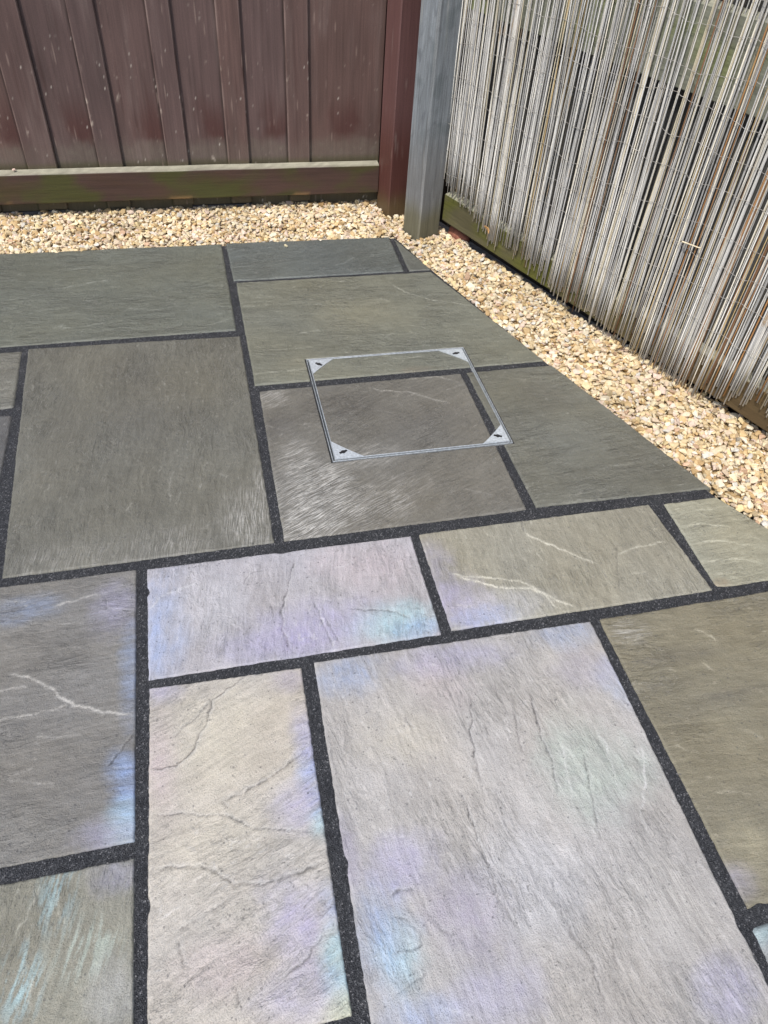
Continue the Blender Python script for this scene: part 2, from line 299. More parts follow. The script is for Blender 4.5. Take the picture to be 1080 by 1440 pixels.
# ------------------------------------------------------------------ patio: jointing bed with slabs set in it
SLABS = {
  'back_left': {'c': [(-0.835, 2.592), (0.064, 2.588), (0.069, 2.02), (-0.835, 2.015)], 'grain': 2, 'rgb': (111, 114, 105), 'res': 0.0045, 'ridges': [('p', 0.7, [(-0.462, 2.336), (-0.387, 2.355), (-0.3, 2.373)]), ('p', 0.7, [(-0.273, 2.157), (-0.252, 2.184), (-0.177, 2.166), (-0.101, 2.183)]), ('p', 0.6, [(-0.031, 2.049), (0.024, 2.074), (0.065, 2.094)]), ('p', 0.4, [(-0.437, 2.45), (-0.348, 2.48)]), ('p', 0.4, [(-0.586, 2.2), (-0.443, 2.207)])]},
  'back_small': {'c': [(0.078, 2.594), (0.679, 2.582), (0.673, 2.323), (0.083, 2.32)], 'grain': 12, 'rgb': (104, 109, 106), 'res': 0.0045, 'ridges': [('p', 0.7, [(0.437, 2.389), (0.476, 2.4), (0.524, 2.448)]), ('p', 0.5, [(0.582, 2.541), (0.622, 2.481)]), ('p', 0.5, [(0.219, 2.329), (0.351, 2.323)]), ('p', 0.4, [(0.273, 2.464), (0.34, 2.499), (0.368, 2.546)]), ('p', 0.4, [(0.578, 2.364), (0.614, 2.329)])]},
  'corner_wedge': {'c': [(0.694, 2.558), (0.698, 2.555), (0.772, 2.322), (0.69, 2.321)], 'grain': 10, 'rgb': (104, 106, 100), 'res': 0.004},
  'A': {'c': [(0.091, 2.308), (0.766, 2.308), (0.968, 1.733), (0.094, 1.73)], 'grain': -4, 'rgb': (122, 123, 111), 'res': 0.0032, 'ridges': [('p', 1.0, [(0.603, 2.236), (0.651, 2.169), (0.726, 2.118), (0.862, 2.061)]), ('p', 0.6, [(0.532, 2.16), (0.577, 2.127)]), ('p', 0.6, [(0.253, 1.976), (0.325, 1.987)]), ('p', 0.6, [(0.089, 1.782), (0.154, 1.787), (0.251, 1.787)]), ('p', 0.6, [(0.478, 1.83), (0.526, 1.801), (0.616, 1.807)]), ('p', 0.4, [(0.167, 1.898), (0.306, 1.898)])], 'film': [(0.45, 2.072, 0.208, 0.124, (176, 168, 140), 0.15), (0.576, 1.739, 0.063, 0.022, (150, 120, 95), 0.3), (0.231, 1.823, 0.083, 0.071, (176, 168, 140), 0.2)]},
  'B': {'c': [(0.103, 1.702), (0.693, 1.706), (0.689, 1.138), (0.099, 1.134)], 'grain': 27, 'rgb': (115, 113, 106), 'res': 0.0026, 'ridges': [('p', 1.0, [(0.412, 1.674), (0.439, 1.657), (0.518, 1.639), (0.581, 1.593), (0.632, 1.563)]), ('p', 1.0, [(0.462, 1.712), (0.546, 1.707), (0.629, 1.696), (0.673, 1.661)]), ('p', 0.7, [(0.555, 1.233), (0.586, 1.216), (0.621, 1.197)]), ('p', 0.6, [(0.102, 1.551), (0.142, 1.527)]), ('d', 0.6, [(0.366, 1.598), (0.462, 1.537)]), ('d', 0.6, [(0.285, 1.557), (0.376, 1.504)])], 'film': [(0.168, 1.379, 0.053, 0.15, (185, 183, 176), 0.6), (0.352, 1.391, 0.11, 0.053, (185, 183, 176), 0.35), (0.143, 1.539, 0.075, 0.073, (84, 80, 77), 0.6), (0.315, 1.59, 0.117, 0.076, (84, 80, 77), 0.6), (0.536, 1.51, 0.137, 0.075, (84, 80, 77), 0.35), (0.156, 1.182, 0.082, 0.087, (185, 183, 176), 1.0), (0.197, 1.284, 0.104, 0.095, (185, 183, 176), 0.9), (0.281, 1.216, 0.136, 0.081, (185, 183, 176), 0.7), (0.101, 1.275, 0.025, 0.116, (185, 183, 176), 0.5), (0.4, 1.277, 0.106, 0.063, (185, 183, 176), 0.2), (0.13, 1.665, 0.049, 0.047, (185, 183, 176), 0.4)]},
  'C': {'c': [(0.711, 1.708), (0.981, 1.709), (1.189, 1.132), (0.714, 1.142)], 'grain': 4, 'rgb': (114, 114, 104), 'res': 0.0032, 'ridges': [('p', 0.4, [(0.795, 1.669), (0.876, 1.647)]), ('p', 0.5, [(0.935, 1.25), (1.027, 1.252)])], 'film': [(0.885, 1.556, 0.105, 0.099, (84, 80, 77), 0.35), (0.76, 1.477, 0.04, 0.092, (84, 80, 77), 0.2), (1.048, 1.254, 0.116, 0.085, (84, 80, 77), 0.15)]},
  'big': {'c': [(-0.528, 1.998), (0.077, 1.987), (0.079, 1.133), (-0.496, 1.129)], 'grain': 84, 'rgb': (113, 112, 103), 'res': 0.0032, 'ridges': [('p', 0.8, [(-0.163, 1.432), (-0.173, 1.407)]), ('p', 0.8, [(-0.066, 1.416), (-0.044, 1.429)]), ('p', 0.8, [(-0.033, 1.385), (-0.009, 1.368), (-0.014, 1.348)]), ('p', 0.8, [(-0.134, 1.414), (-0.151, 1.341), (-0.146, 1.303)]), ('p', 0.8, [(-0.427, 1.378), (-0.419, 1.409)]), ('p', 0.7, [(-0.07, 1.198), (-0.058, 1.23)]), ('p', 0.7, [(-0.308, 1.378), (-0.296, 1.409)]), ('p', 0.8, [(-0.234, 1.318), (-0.248, 1.285)]), ('p', 0.7, [(-0.429, 1.303), (-0.441, 1.271)]), ('p', 0.7, [(-0.12, 1.335), (-0.135, 1.285)]), ('p', 0.7, [(-0.391, 1.156), (-0.398, 1.137)]), ('p', 0.8, [(-0.457, 1.158), (-0.443, 1.129)])], 'film': [(0.028, 1.215, 0.082, 0.108, (185, 183, 176), 0.5), (-0.134, 1.165, 0.126, 0.083, (185, 183, 176), 0.28), (-0.359, 1.161, 0.121, 0.08, (185, 183, 176), 0.25), (0.071, 1.304, 0.033, 0.095, (185, 183, 176), 0.4), (-0.21, 1.652, 0.167, 0.173, (84, 80, 77), 0.3), (-0.249, 1.853, 0.118, 0.085, (84, 80, 77), 0.2), (-0.417, 1.566, 0.069, 0.159, (84, 80, 77), 0.15)]},
  'mid_left': {'c': [(-0.83, 1.99), (-0.542, 1.989), (-0.535, 1.721), (-0.83, 1.715)], 'grain': 0, 'rgb': (122, 121, 112), 'res': 0.005, 'ridges': [('p', 0.6, [(-0.628, 1.906), (-0.556, 1.923)]), ('p', 0.6, [(-0.593, 1.77), (-0.551, 1.789)])]},
  'mid_left2': {'c': [(-0.83, 1.7), (-0.535, 1.69), (-0.537, 1.135), (-0.83, 1.135)], 'grain': 80, 'rgb': (104, 104, 103), 'res': 0.005, 'film': [(-0.545, 1.586, 0.034, 0.11, (84, 80, 77), 0.4)]},
  'F': {'c': [(1.037, 1.101), (1.184, 1.101), (1.338, 0.833), (1.029, 0.833)], 'grain': 3, 'rgb': (156, 154, 136), 'res': 0.0025, 'ridges': [('p', 0.8, [(1.046, 1.021), (1.105, 1.023), (1.167, 0.996)]), ('p', 0.8, [(1.042, 0.964), (1.109, 0.964), (1.185, 0.932)]), ('p', 0.7, [(1.031, 0.91), (1.112, 0.907), (1.18, 0.88)]), ('p', 0.6, [(1.035, 0.87), (1.108, 0.868)]), ('p', 0.6, [(1.05, 1.064), (1.167, 1.062)])], 'film': [(1.042, 0.844, 0.023, 0.013, (150, 120, 95), 0.6), (1.126, 0.961, 0.071, 0.071, (176, 168, 140), 0.3)]},
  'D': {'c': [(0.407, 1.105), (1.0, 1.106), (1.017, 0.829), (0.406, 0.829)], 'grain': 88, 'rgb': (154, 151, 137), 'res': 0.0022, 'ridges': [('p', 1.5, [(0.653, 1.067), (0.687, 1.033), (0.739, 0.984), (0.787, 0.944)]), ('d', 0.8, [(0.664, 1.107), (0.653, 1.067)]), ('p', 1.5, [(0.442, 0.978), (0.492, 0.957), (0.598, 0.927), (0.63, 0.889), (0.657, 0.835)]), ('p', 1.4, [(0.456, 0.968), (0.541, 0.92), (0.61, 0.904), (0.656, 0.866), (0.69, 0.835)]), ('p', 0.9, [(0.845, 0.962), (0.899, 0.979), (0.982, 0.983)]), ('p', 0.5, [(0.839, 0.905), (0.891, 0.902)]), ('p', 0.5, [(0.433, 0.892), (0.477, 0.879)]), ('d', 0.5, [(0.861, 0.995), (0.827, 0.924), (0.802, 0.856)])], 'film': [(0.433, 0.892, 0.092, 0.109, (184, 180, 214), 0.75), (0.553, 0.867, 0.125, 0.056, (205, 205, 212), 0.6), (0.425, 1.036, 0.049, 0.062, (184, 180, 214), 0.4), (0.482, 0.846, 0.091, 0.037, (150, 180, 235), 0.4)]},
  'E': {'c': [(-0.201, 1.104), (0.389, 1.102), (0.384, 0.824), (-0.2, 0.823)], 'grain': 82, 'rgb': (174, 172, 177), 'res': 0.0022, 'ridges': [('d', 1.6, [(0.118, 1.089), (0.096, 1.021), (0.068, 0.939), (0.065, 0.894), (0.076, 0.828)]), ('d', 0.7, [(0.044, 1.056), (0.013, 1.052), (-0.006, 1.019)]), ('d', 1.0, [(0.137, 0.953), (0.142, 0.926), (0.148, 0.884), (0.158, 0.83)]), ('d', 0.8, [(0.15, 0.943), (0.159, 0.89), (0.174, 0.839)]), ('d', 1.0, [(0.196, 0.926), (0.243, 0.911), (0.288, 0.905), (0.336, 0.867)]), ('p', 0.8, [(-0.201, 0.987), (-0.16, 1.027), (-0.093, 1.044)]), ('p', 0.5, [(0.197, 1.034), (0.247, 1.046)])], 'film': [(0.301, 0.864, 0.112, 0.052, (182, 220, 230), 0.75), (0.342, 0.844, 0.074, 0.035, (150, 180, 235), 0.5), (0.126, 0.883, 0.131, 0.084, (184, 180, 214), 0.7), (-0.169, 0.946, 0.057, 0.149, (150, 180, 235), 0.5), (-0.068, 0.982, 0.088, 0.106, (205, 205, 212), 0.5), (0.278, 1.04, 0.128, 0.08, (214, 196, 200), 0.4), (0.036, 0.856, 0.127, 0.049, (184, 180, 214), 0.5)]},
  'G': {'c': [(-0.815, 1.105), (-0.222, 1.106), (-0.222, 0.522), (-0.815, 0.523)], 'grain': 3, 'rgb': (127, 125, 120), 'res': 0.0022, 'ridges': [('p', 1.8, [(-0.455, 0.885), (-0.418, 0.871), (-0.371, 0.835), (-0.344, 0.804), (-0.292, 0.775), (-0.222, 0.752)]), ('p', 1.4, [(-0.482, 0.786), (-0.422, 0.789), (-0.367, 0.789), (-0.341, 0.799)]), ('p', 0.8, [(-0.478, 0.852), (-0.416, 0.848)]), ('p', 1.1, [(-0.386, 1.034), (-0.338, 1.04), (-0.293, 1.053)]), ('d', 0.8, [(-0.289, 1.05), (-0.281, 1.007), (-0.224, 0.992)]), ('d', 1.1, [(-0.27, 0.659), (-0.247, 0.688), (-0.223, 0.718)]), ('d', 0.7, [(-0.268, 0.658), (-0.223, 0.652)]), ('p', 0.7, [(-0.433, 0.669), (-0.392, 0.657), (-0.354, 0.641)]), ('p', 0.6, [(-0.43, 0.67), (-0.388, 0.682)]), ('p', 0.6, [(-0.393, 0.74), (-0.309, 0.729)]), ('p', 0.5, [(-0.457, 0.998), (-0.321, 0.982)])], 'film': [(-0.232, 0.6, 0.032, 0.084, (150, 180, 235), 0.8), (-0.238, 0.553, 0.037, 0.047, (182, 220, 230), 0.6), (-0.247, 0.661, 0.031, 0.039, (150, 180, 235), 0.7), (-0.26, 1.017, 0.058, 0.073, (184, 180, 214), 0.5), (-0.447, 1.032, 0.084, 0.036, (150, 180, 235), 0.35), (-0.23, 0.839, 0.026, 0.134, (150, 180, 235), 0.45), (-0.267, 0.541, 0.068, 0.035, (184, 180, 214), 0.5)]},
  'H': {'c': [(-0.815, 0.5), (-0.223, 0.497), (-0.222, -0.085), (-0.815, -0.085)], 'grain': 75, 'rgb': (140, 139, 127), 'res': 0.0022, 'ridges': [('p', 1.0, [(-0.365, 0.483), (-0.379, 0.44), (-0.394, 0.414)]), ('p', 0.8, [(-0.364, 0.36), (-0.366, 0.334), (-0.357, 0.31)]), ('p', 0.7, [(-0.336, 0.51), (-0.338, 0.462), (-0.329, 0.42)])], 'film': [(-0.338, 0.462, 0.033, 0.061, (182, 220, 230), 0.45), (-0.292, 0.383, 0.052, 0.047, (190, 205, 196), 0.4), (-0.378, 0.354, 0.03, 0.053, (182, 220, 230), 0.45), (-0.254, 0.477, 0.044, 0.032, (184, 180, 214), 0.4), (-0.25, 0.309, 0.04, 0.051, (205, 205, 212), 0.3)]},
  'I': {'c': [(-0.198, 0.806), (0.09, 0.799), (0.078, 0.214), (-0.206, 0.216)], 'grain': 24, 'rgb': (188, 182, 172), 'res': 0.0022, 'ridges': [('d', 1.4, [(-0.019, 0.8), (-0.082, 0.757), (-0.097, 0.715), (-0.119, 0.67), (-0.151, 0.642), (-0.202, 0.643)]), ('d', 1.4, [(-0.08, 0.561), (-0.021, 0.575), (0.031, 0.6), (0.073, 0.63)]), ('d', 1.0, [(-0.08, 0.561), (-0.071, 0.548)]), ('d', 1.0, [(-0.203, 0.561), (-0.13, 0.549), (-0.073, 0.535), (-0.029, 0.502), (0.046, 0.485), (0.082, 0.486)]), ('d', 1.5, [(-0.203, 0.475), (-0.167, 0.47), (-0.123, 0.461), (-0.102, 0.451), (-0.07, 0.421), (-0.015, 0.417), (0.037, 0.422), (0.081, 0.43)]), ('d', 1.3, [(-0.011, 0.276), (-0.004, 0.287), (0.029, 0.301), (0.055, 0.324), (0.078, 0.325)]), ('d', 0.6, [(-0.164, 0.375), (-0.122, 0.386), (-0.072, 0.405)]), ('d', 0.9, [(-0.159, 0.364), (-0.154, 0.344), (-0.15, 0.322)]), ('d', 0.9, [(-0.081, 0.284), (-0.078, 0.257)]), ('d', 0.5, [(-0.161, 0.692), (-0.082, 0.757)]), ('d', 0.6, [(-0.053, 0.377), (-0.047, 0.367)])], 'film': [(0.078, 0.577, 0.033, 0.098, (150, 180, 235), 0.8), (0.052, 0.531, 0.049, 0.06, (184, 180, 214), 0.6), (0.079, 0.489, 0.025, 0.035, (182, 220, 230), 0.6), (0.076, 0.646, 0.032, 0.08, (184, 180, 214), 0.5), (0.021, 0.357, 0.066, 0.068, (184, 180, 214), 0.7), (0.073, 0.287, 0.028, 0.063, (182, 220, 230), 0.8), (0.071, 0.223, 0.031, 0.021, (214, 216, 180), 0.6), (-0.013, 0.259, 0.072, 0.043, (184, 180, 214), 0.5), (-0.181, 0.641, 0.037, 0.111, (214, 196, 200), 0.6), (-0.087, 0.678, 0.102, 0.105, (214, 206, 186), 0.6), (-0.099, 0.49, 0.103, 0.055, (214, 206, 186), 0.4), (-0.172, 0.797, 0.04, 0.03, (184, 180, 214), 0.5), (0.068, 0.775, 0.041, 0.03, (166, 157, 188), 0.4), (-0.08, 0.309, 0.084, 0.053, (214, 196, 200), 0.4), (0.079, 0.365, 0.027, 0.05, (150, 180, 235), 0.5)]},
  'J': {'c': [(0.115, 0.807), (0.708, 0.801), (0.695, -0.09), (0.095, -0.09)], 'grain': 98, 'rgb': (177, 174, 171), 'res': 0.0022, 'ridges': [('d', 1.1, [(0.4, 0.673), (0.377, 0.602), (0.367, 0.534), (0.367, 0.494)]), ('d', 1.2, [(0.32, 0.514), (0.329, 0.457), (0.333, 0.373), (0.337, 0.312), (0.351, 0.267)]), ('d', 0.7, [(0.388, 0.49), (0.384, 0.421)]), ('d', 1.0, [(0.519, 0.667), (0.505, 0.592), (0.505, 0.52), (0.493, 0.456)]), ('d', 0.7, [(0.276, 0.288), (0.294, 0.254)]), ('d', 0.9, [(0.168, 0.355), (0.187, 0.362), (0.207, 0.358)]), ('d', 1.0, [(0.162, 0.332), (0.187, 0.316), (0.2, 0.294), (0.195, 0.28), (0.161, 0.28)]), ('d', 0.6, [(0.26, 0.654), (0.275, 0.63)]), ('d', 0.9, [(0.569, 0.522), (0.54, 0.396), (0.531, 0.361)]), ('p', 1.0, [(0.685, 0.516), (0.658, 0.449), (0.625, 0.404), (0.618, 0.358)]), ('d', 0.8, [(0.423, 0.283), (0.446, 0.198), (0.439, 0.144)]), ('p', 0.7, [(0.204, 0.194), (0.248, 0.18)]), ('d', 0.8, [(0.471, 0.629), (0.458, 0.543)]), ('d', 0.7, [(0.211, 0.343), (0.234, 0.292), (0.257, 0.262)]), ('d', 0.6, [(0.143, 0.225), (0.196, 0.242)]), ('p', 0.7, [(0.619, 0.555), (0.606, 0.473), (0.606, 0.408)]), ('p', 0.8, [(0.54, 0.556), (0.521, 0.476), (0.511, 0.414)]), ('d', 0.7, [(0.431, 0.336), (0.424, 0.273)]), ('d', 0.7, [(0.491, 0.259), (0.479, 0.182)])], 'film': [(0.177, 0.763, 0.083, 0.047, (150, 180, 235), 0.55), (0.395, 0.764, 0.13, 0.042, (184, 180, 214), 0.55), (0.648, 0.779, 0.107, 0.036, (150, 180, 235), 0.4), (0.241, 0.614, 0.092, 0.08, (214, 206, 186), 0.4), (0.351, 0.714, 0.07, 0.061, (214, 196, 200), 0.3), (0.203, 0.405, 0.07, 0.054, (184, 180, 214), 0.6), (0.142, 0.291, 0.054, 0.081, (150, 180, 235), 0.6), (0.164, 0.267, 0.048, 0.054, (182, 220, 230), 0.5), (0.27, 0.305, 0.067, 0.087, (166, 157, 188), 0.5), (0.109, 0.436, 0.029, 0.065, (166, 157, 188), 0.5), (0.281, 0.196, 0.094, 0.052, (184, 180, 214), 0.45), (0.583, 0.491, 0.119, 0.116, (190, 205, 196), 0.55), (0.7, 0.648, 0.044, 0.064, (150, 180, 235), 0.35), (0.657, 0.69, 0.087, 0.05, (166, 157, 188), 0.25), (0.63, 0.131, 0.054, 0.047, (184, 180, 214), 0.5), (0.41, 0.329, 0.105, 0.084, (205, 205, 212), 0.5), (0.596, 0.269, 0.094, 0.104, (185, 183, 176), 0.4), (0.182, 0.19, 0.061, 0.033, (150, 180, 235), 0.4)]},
  'K': {'c': [(0.726, 0.801), (1.315, 0.806), (1.315, 0.222), (0.726, 0.223)], 'grain': -6, 'rgb': (132, 127, 109), 'res': 0.0025, 'ridges': [('p', 0.8, [(0.891, 0.663), (0.907, 0.635)]), ('p', 0.8, [(0.92, 0.744), (0.954, 0.701)]), ('p', 0.6, [(0.74, 0.503), (0.788, 0.482)]), ('p', 0.5, [(0.885, 0.519), (0.923, 0.482)]), ('p', 0.5, [(0.793, 0.725), (0.83, 0.701)]), ('p', 0.5, [(0.77, 0.414), (0.842, 0.389)])], 'film': [(0.862, 0.686, 0.107, 0.025, (84, 80, 77), 0.55), (0.916, 0.583, 0.117, 0.016, (84, 80, 77), 0.4), (0.782, 0.625, 0.087, 0.017, (84, 80, 77), 0.35), (0.853, 0.556, 0.128, 0.026, (84, 80, 77), 0.4), (0.791, 0.309, 0.062, 0.072, (176, 168, 140), 0.6), (0.723, 0.265, 0.048, 0.035, (184, 180, 214), 0.4), (0.768, 0.757, 0.046, 0.037, (185, 183, 176), 0.5), (0.79, 0.735, 0.031, 0.022, (84, 80, 77), 0.3), (0.858, 0.539, 0.086, 0.031, (176, 168, 140), 0.3)]},
  'bottom_right': {'c': [(0.715, 0.198), (1.315, 0.196), (1.315, -0.09), (0.713, -0.09)], 'grain': 0, 'rgb': (152, 154, 152), 'res': 0.006, 'film': [(0.733, 0.187, 0.035, 0.02, (182, 220, 230), 0.5)]},
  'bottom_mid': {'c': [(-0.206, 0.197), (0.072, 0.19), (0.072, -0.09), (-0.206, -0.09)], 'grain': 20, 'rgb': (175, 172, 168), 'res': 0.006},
  'side_a': {'c': [(-1.445, 2.592), (-0.857, 2.592), (-0.857, 2.015), (-1.445, 2.015)], 'grain': 5, 'rgb': (112, 113, 104), 'res': 0.007},
  'side_b': {'c': [(-1.445, 1.993), (-0.857, 1.993), (-0.857, 1.137), (-1.445, 1.137)], 'grain': 80, 'rgb': (118, 115, 108), 'res': 0.007},
  'side_c': {'c': [(-1.445, 1.113), (-0.837, 1.113), (-0.837, 0.525), (-1.445, 0.525)], 'grain': 10, 'rgb': (140, 137, 130), 'res': 0.007},
  'side_d': {'c': [(-1.445, 0.502), (-0.837, 0.502), (-0.837, -0.085), (-1.445, -0.085)], 'grain': 88, 'rgb': (130, 128, 120), 'res': 0.007},
}
CHIPS =  [(0.086, 1.165), (0.7, 0.202), (0.748, 0.224), (0.108, 0.422), (-0.204, 0.419), (-0.2, 1.04), (1.035, 0.833), (0.099, 2.318), (0.092, 1.104), (1.01, 1.096), (0.717, 0.796)]

HOLE = (.2505, .7440, 1.3765, 1.8405)      # recess cut through three slabs for the manhole tray
TRAY = (.2640, .7305, 1.3900, 1.8270)      # inside of the tray

def edge_dist(c, x, y):
    d = np.full(x.shape, 9.0); n = len(c)
    for i in range(n):
        (x0, y0), (x1, y1) = c[i], c[(i+1) % n]
        ex, ey = x1-x0, y1-y0; L = math.hypot(ex, ey)+1e-9
        t = np.clip(((x-x0)*ex+(y-y0)*ey)/L**2, 0, 1)
        d = np.minimum(d, np.hypot(x-x0-t*ex, y-y0-t*ey))
    return d

def poly_dist(pl, x, y):
    """signed distance to a polyline and 0..1 position along it"""
    best = np.full(x.shape, 9.0); sg = np.zeros(x.shape); pos = np.zeros(x.shape)
    L = [math.dist(pl[i], pl[i+1]) for i in range(len(pl)-1)]; T = sum(L); acc = 0
    for i in range(len(pl)-1):
        (x0, y0), (x1, y1) = pl[i], pl[i+1]; ex, ey = x1-x0, y1-y0; l = L[i]+1e-9
        t = np.clip(((x-x0)*ex+(y-y0)*ey)/l**2, 0, 1)
        d = np.hypot(x-x0-t*ex, y-y0-t*ey); k = d < best
        best = np.where(k, d, best); sg = np.where(k, np.sign(ex*(y-y0)-ey*(x-x0)), sg); pos = np.where(k, (acc+t*l)/T, pos); acc += L[i]
    return best*np.where(sg == 0, 1, sg), pos

def slab_surface(name, sp, x, y):
    sid = sum(ord(ch)*(i+3) for i, ch in enumerate(name)) % 977
    a = math.radians(sp['grain']); u = x*math.cos(a)+y*math.sin(a); v = -x*math.sin(a)+y*math.cos(a)
    # bend the grain a little so that streaks are not ruled straight
    vw = v + .012*fbm(u*5, v*7, 3, sid+5)
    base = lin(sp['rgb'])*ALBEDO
    lo = fbm(u*3.2, v*5.0, 4, sid); mid = fbm(u*9, vw*30, 4, sid+40); st = fbm(u*16, vw*150, 3, sid+80)
    z = .0012*lo + .0006*mid + .00020*st + .0006*fbm(x*28, y*28, 4, sid+95)
    # riven terraces: thin layers broken away along contour lines
    fld = fbm(u*4.0, vw*11.0, 5, sid+120)*3.2 + 10
    k = np.floor(fld); fr = fld-k; step = k + ss(.0, .05, fr)
    msk = ss(-.12, .2, fbm(u*3, v*3, 3, sid+160))
    z = z + .0007*(step-10)*1.0*msk
    lipl = np.exp(-((fr-.02)/.03)**2)*msk*ss(-.1, .25, fbm(u*14, v*14, 2, sid+170))
    tone = 1 + .18*lo + .12*mid + .07*st + .10*fbm(x*45, y*45, 4, sid+90)
    col = base[None, :]*tone[:, None]
    hue = fbm(u*2.5, v*4, 3, sid+200)[:, None]
    col = col*(1 + hue*np.array([.05, .015, -.06])[None, :])
    film = .15+.15*lo; sheen = np.zeros_like(x)
    pale = .34*lipl; dark = np.zeros_like(x)
    # short scattered scratches and flakes lying along the grain
    fk = fbm(u*38, vw*95, 2, sid+230); pale = pale + .38*ss(.50, .70, fk)*ss(-.05, .25, fbm(x*5, y*5, 2, sid+240))
    z = z + .0004*ss(.42, .7, fk)
    wx = x + .009*fbm(x*30, y*30, 6, sid+300, .62); wy = y + .009*fbm(x*30, y*30, 6, sid+330, .62)
    for kind, amp, pl in sp.get('ridges', []):
        d, pos = poly_dist(pl, wx, wy)
        env = ss(-.02, .12, pos)*ss(1.02, .88, pos)*(.55+.6*np.clip(fbm(x*28, y*28, 2, sid+360)+.4, 0, 1))
        z = z + .0011*amp*env*np.where(d > 0, np.exp(-d/.022)*ss(-.0004, .0011, d), 0)
        ad = np.abs(d)
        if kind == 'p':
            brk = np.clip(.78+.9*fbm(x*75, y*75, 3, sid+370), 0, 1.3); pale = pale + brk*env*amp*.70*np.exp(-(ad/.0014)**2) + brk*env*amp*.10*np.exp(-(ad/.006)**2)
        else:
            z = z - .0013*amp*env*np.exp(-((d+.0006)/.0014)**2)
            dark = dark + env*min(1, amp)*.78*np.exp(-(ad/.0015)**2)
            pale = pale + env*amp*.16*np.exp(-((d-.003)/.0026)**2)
    for (fx, fy, rx, ry, cc, s) in sp.get('film', []):  # the film's iridescent sheen and other stains, tinted into the base colour
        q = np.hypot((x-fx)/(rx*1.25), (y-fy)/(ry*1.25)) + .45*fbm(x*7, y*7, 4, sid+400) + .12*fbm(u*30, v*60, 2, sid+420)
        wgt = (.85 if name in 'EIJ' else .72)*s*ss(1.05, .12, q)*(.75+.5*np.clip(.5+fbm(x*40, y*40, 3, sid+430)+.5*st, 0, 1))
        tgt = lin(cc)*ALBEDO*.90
        if cc == (185, 183, 176): sheen = np.maximum(sheen, wgt*1.5); wgt = wgt*.15  # these patches carry the painted grain sheen
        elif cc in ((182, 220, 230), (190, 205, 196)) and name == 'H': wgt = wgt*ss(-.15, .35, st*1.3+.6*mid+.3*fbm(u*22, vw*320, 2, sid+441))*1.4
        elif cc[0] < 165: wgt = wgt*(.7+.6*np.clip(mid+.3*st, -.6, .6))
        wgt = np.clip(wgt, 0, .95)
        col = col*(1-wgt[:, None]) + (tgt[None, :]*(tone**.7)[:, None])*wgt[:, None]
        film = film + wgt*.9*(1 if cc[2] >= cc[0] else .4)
    pale = np.clip(pale, 0, .8)[:, None]; dark = np.clip(dark, 0, .8)[:, None]
    hi = np.clip(base*1.7+.11, 0, .60)[None, :]
    col = col*(1-pale) + hi*pale
    col = col*(1-dark) + np.array([.04, .04, .042])[None, :]*dark
    d = edge_dist(sp['c'], x, y) + .0013 + .0016*fbm(x*60, y*60, 3, sid+500) + .0012*fbm(x*9, y*9, 2, sid+510)
    for cx_, cy_ in CHIPS:
        d = d - .0045*np.exp(-(np.hypot(x-cx_, y-cy_)/.010)**2)
    z = z - .0075*np.clip(1-d/.0045, 0, 1.6)**1.6
    # worn pale arris
    ar = (.10*np.exp(-((d-.005)/.003)**2)*np.clip(fbm(x*30, y*30, 2, sid+520)+.35, 0, 1))[:, None]
    col = col*(1-ar)+hi*ar
    gc = np.stack([u, vw, np.full_like(u, sid*.1)], 1)
    return z, np.clip(col, .01, .9), film, gc, np.clip(sheen, 0, 1)

ALBEDO = .86

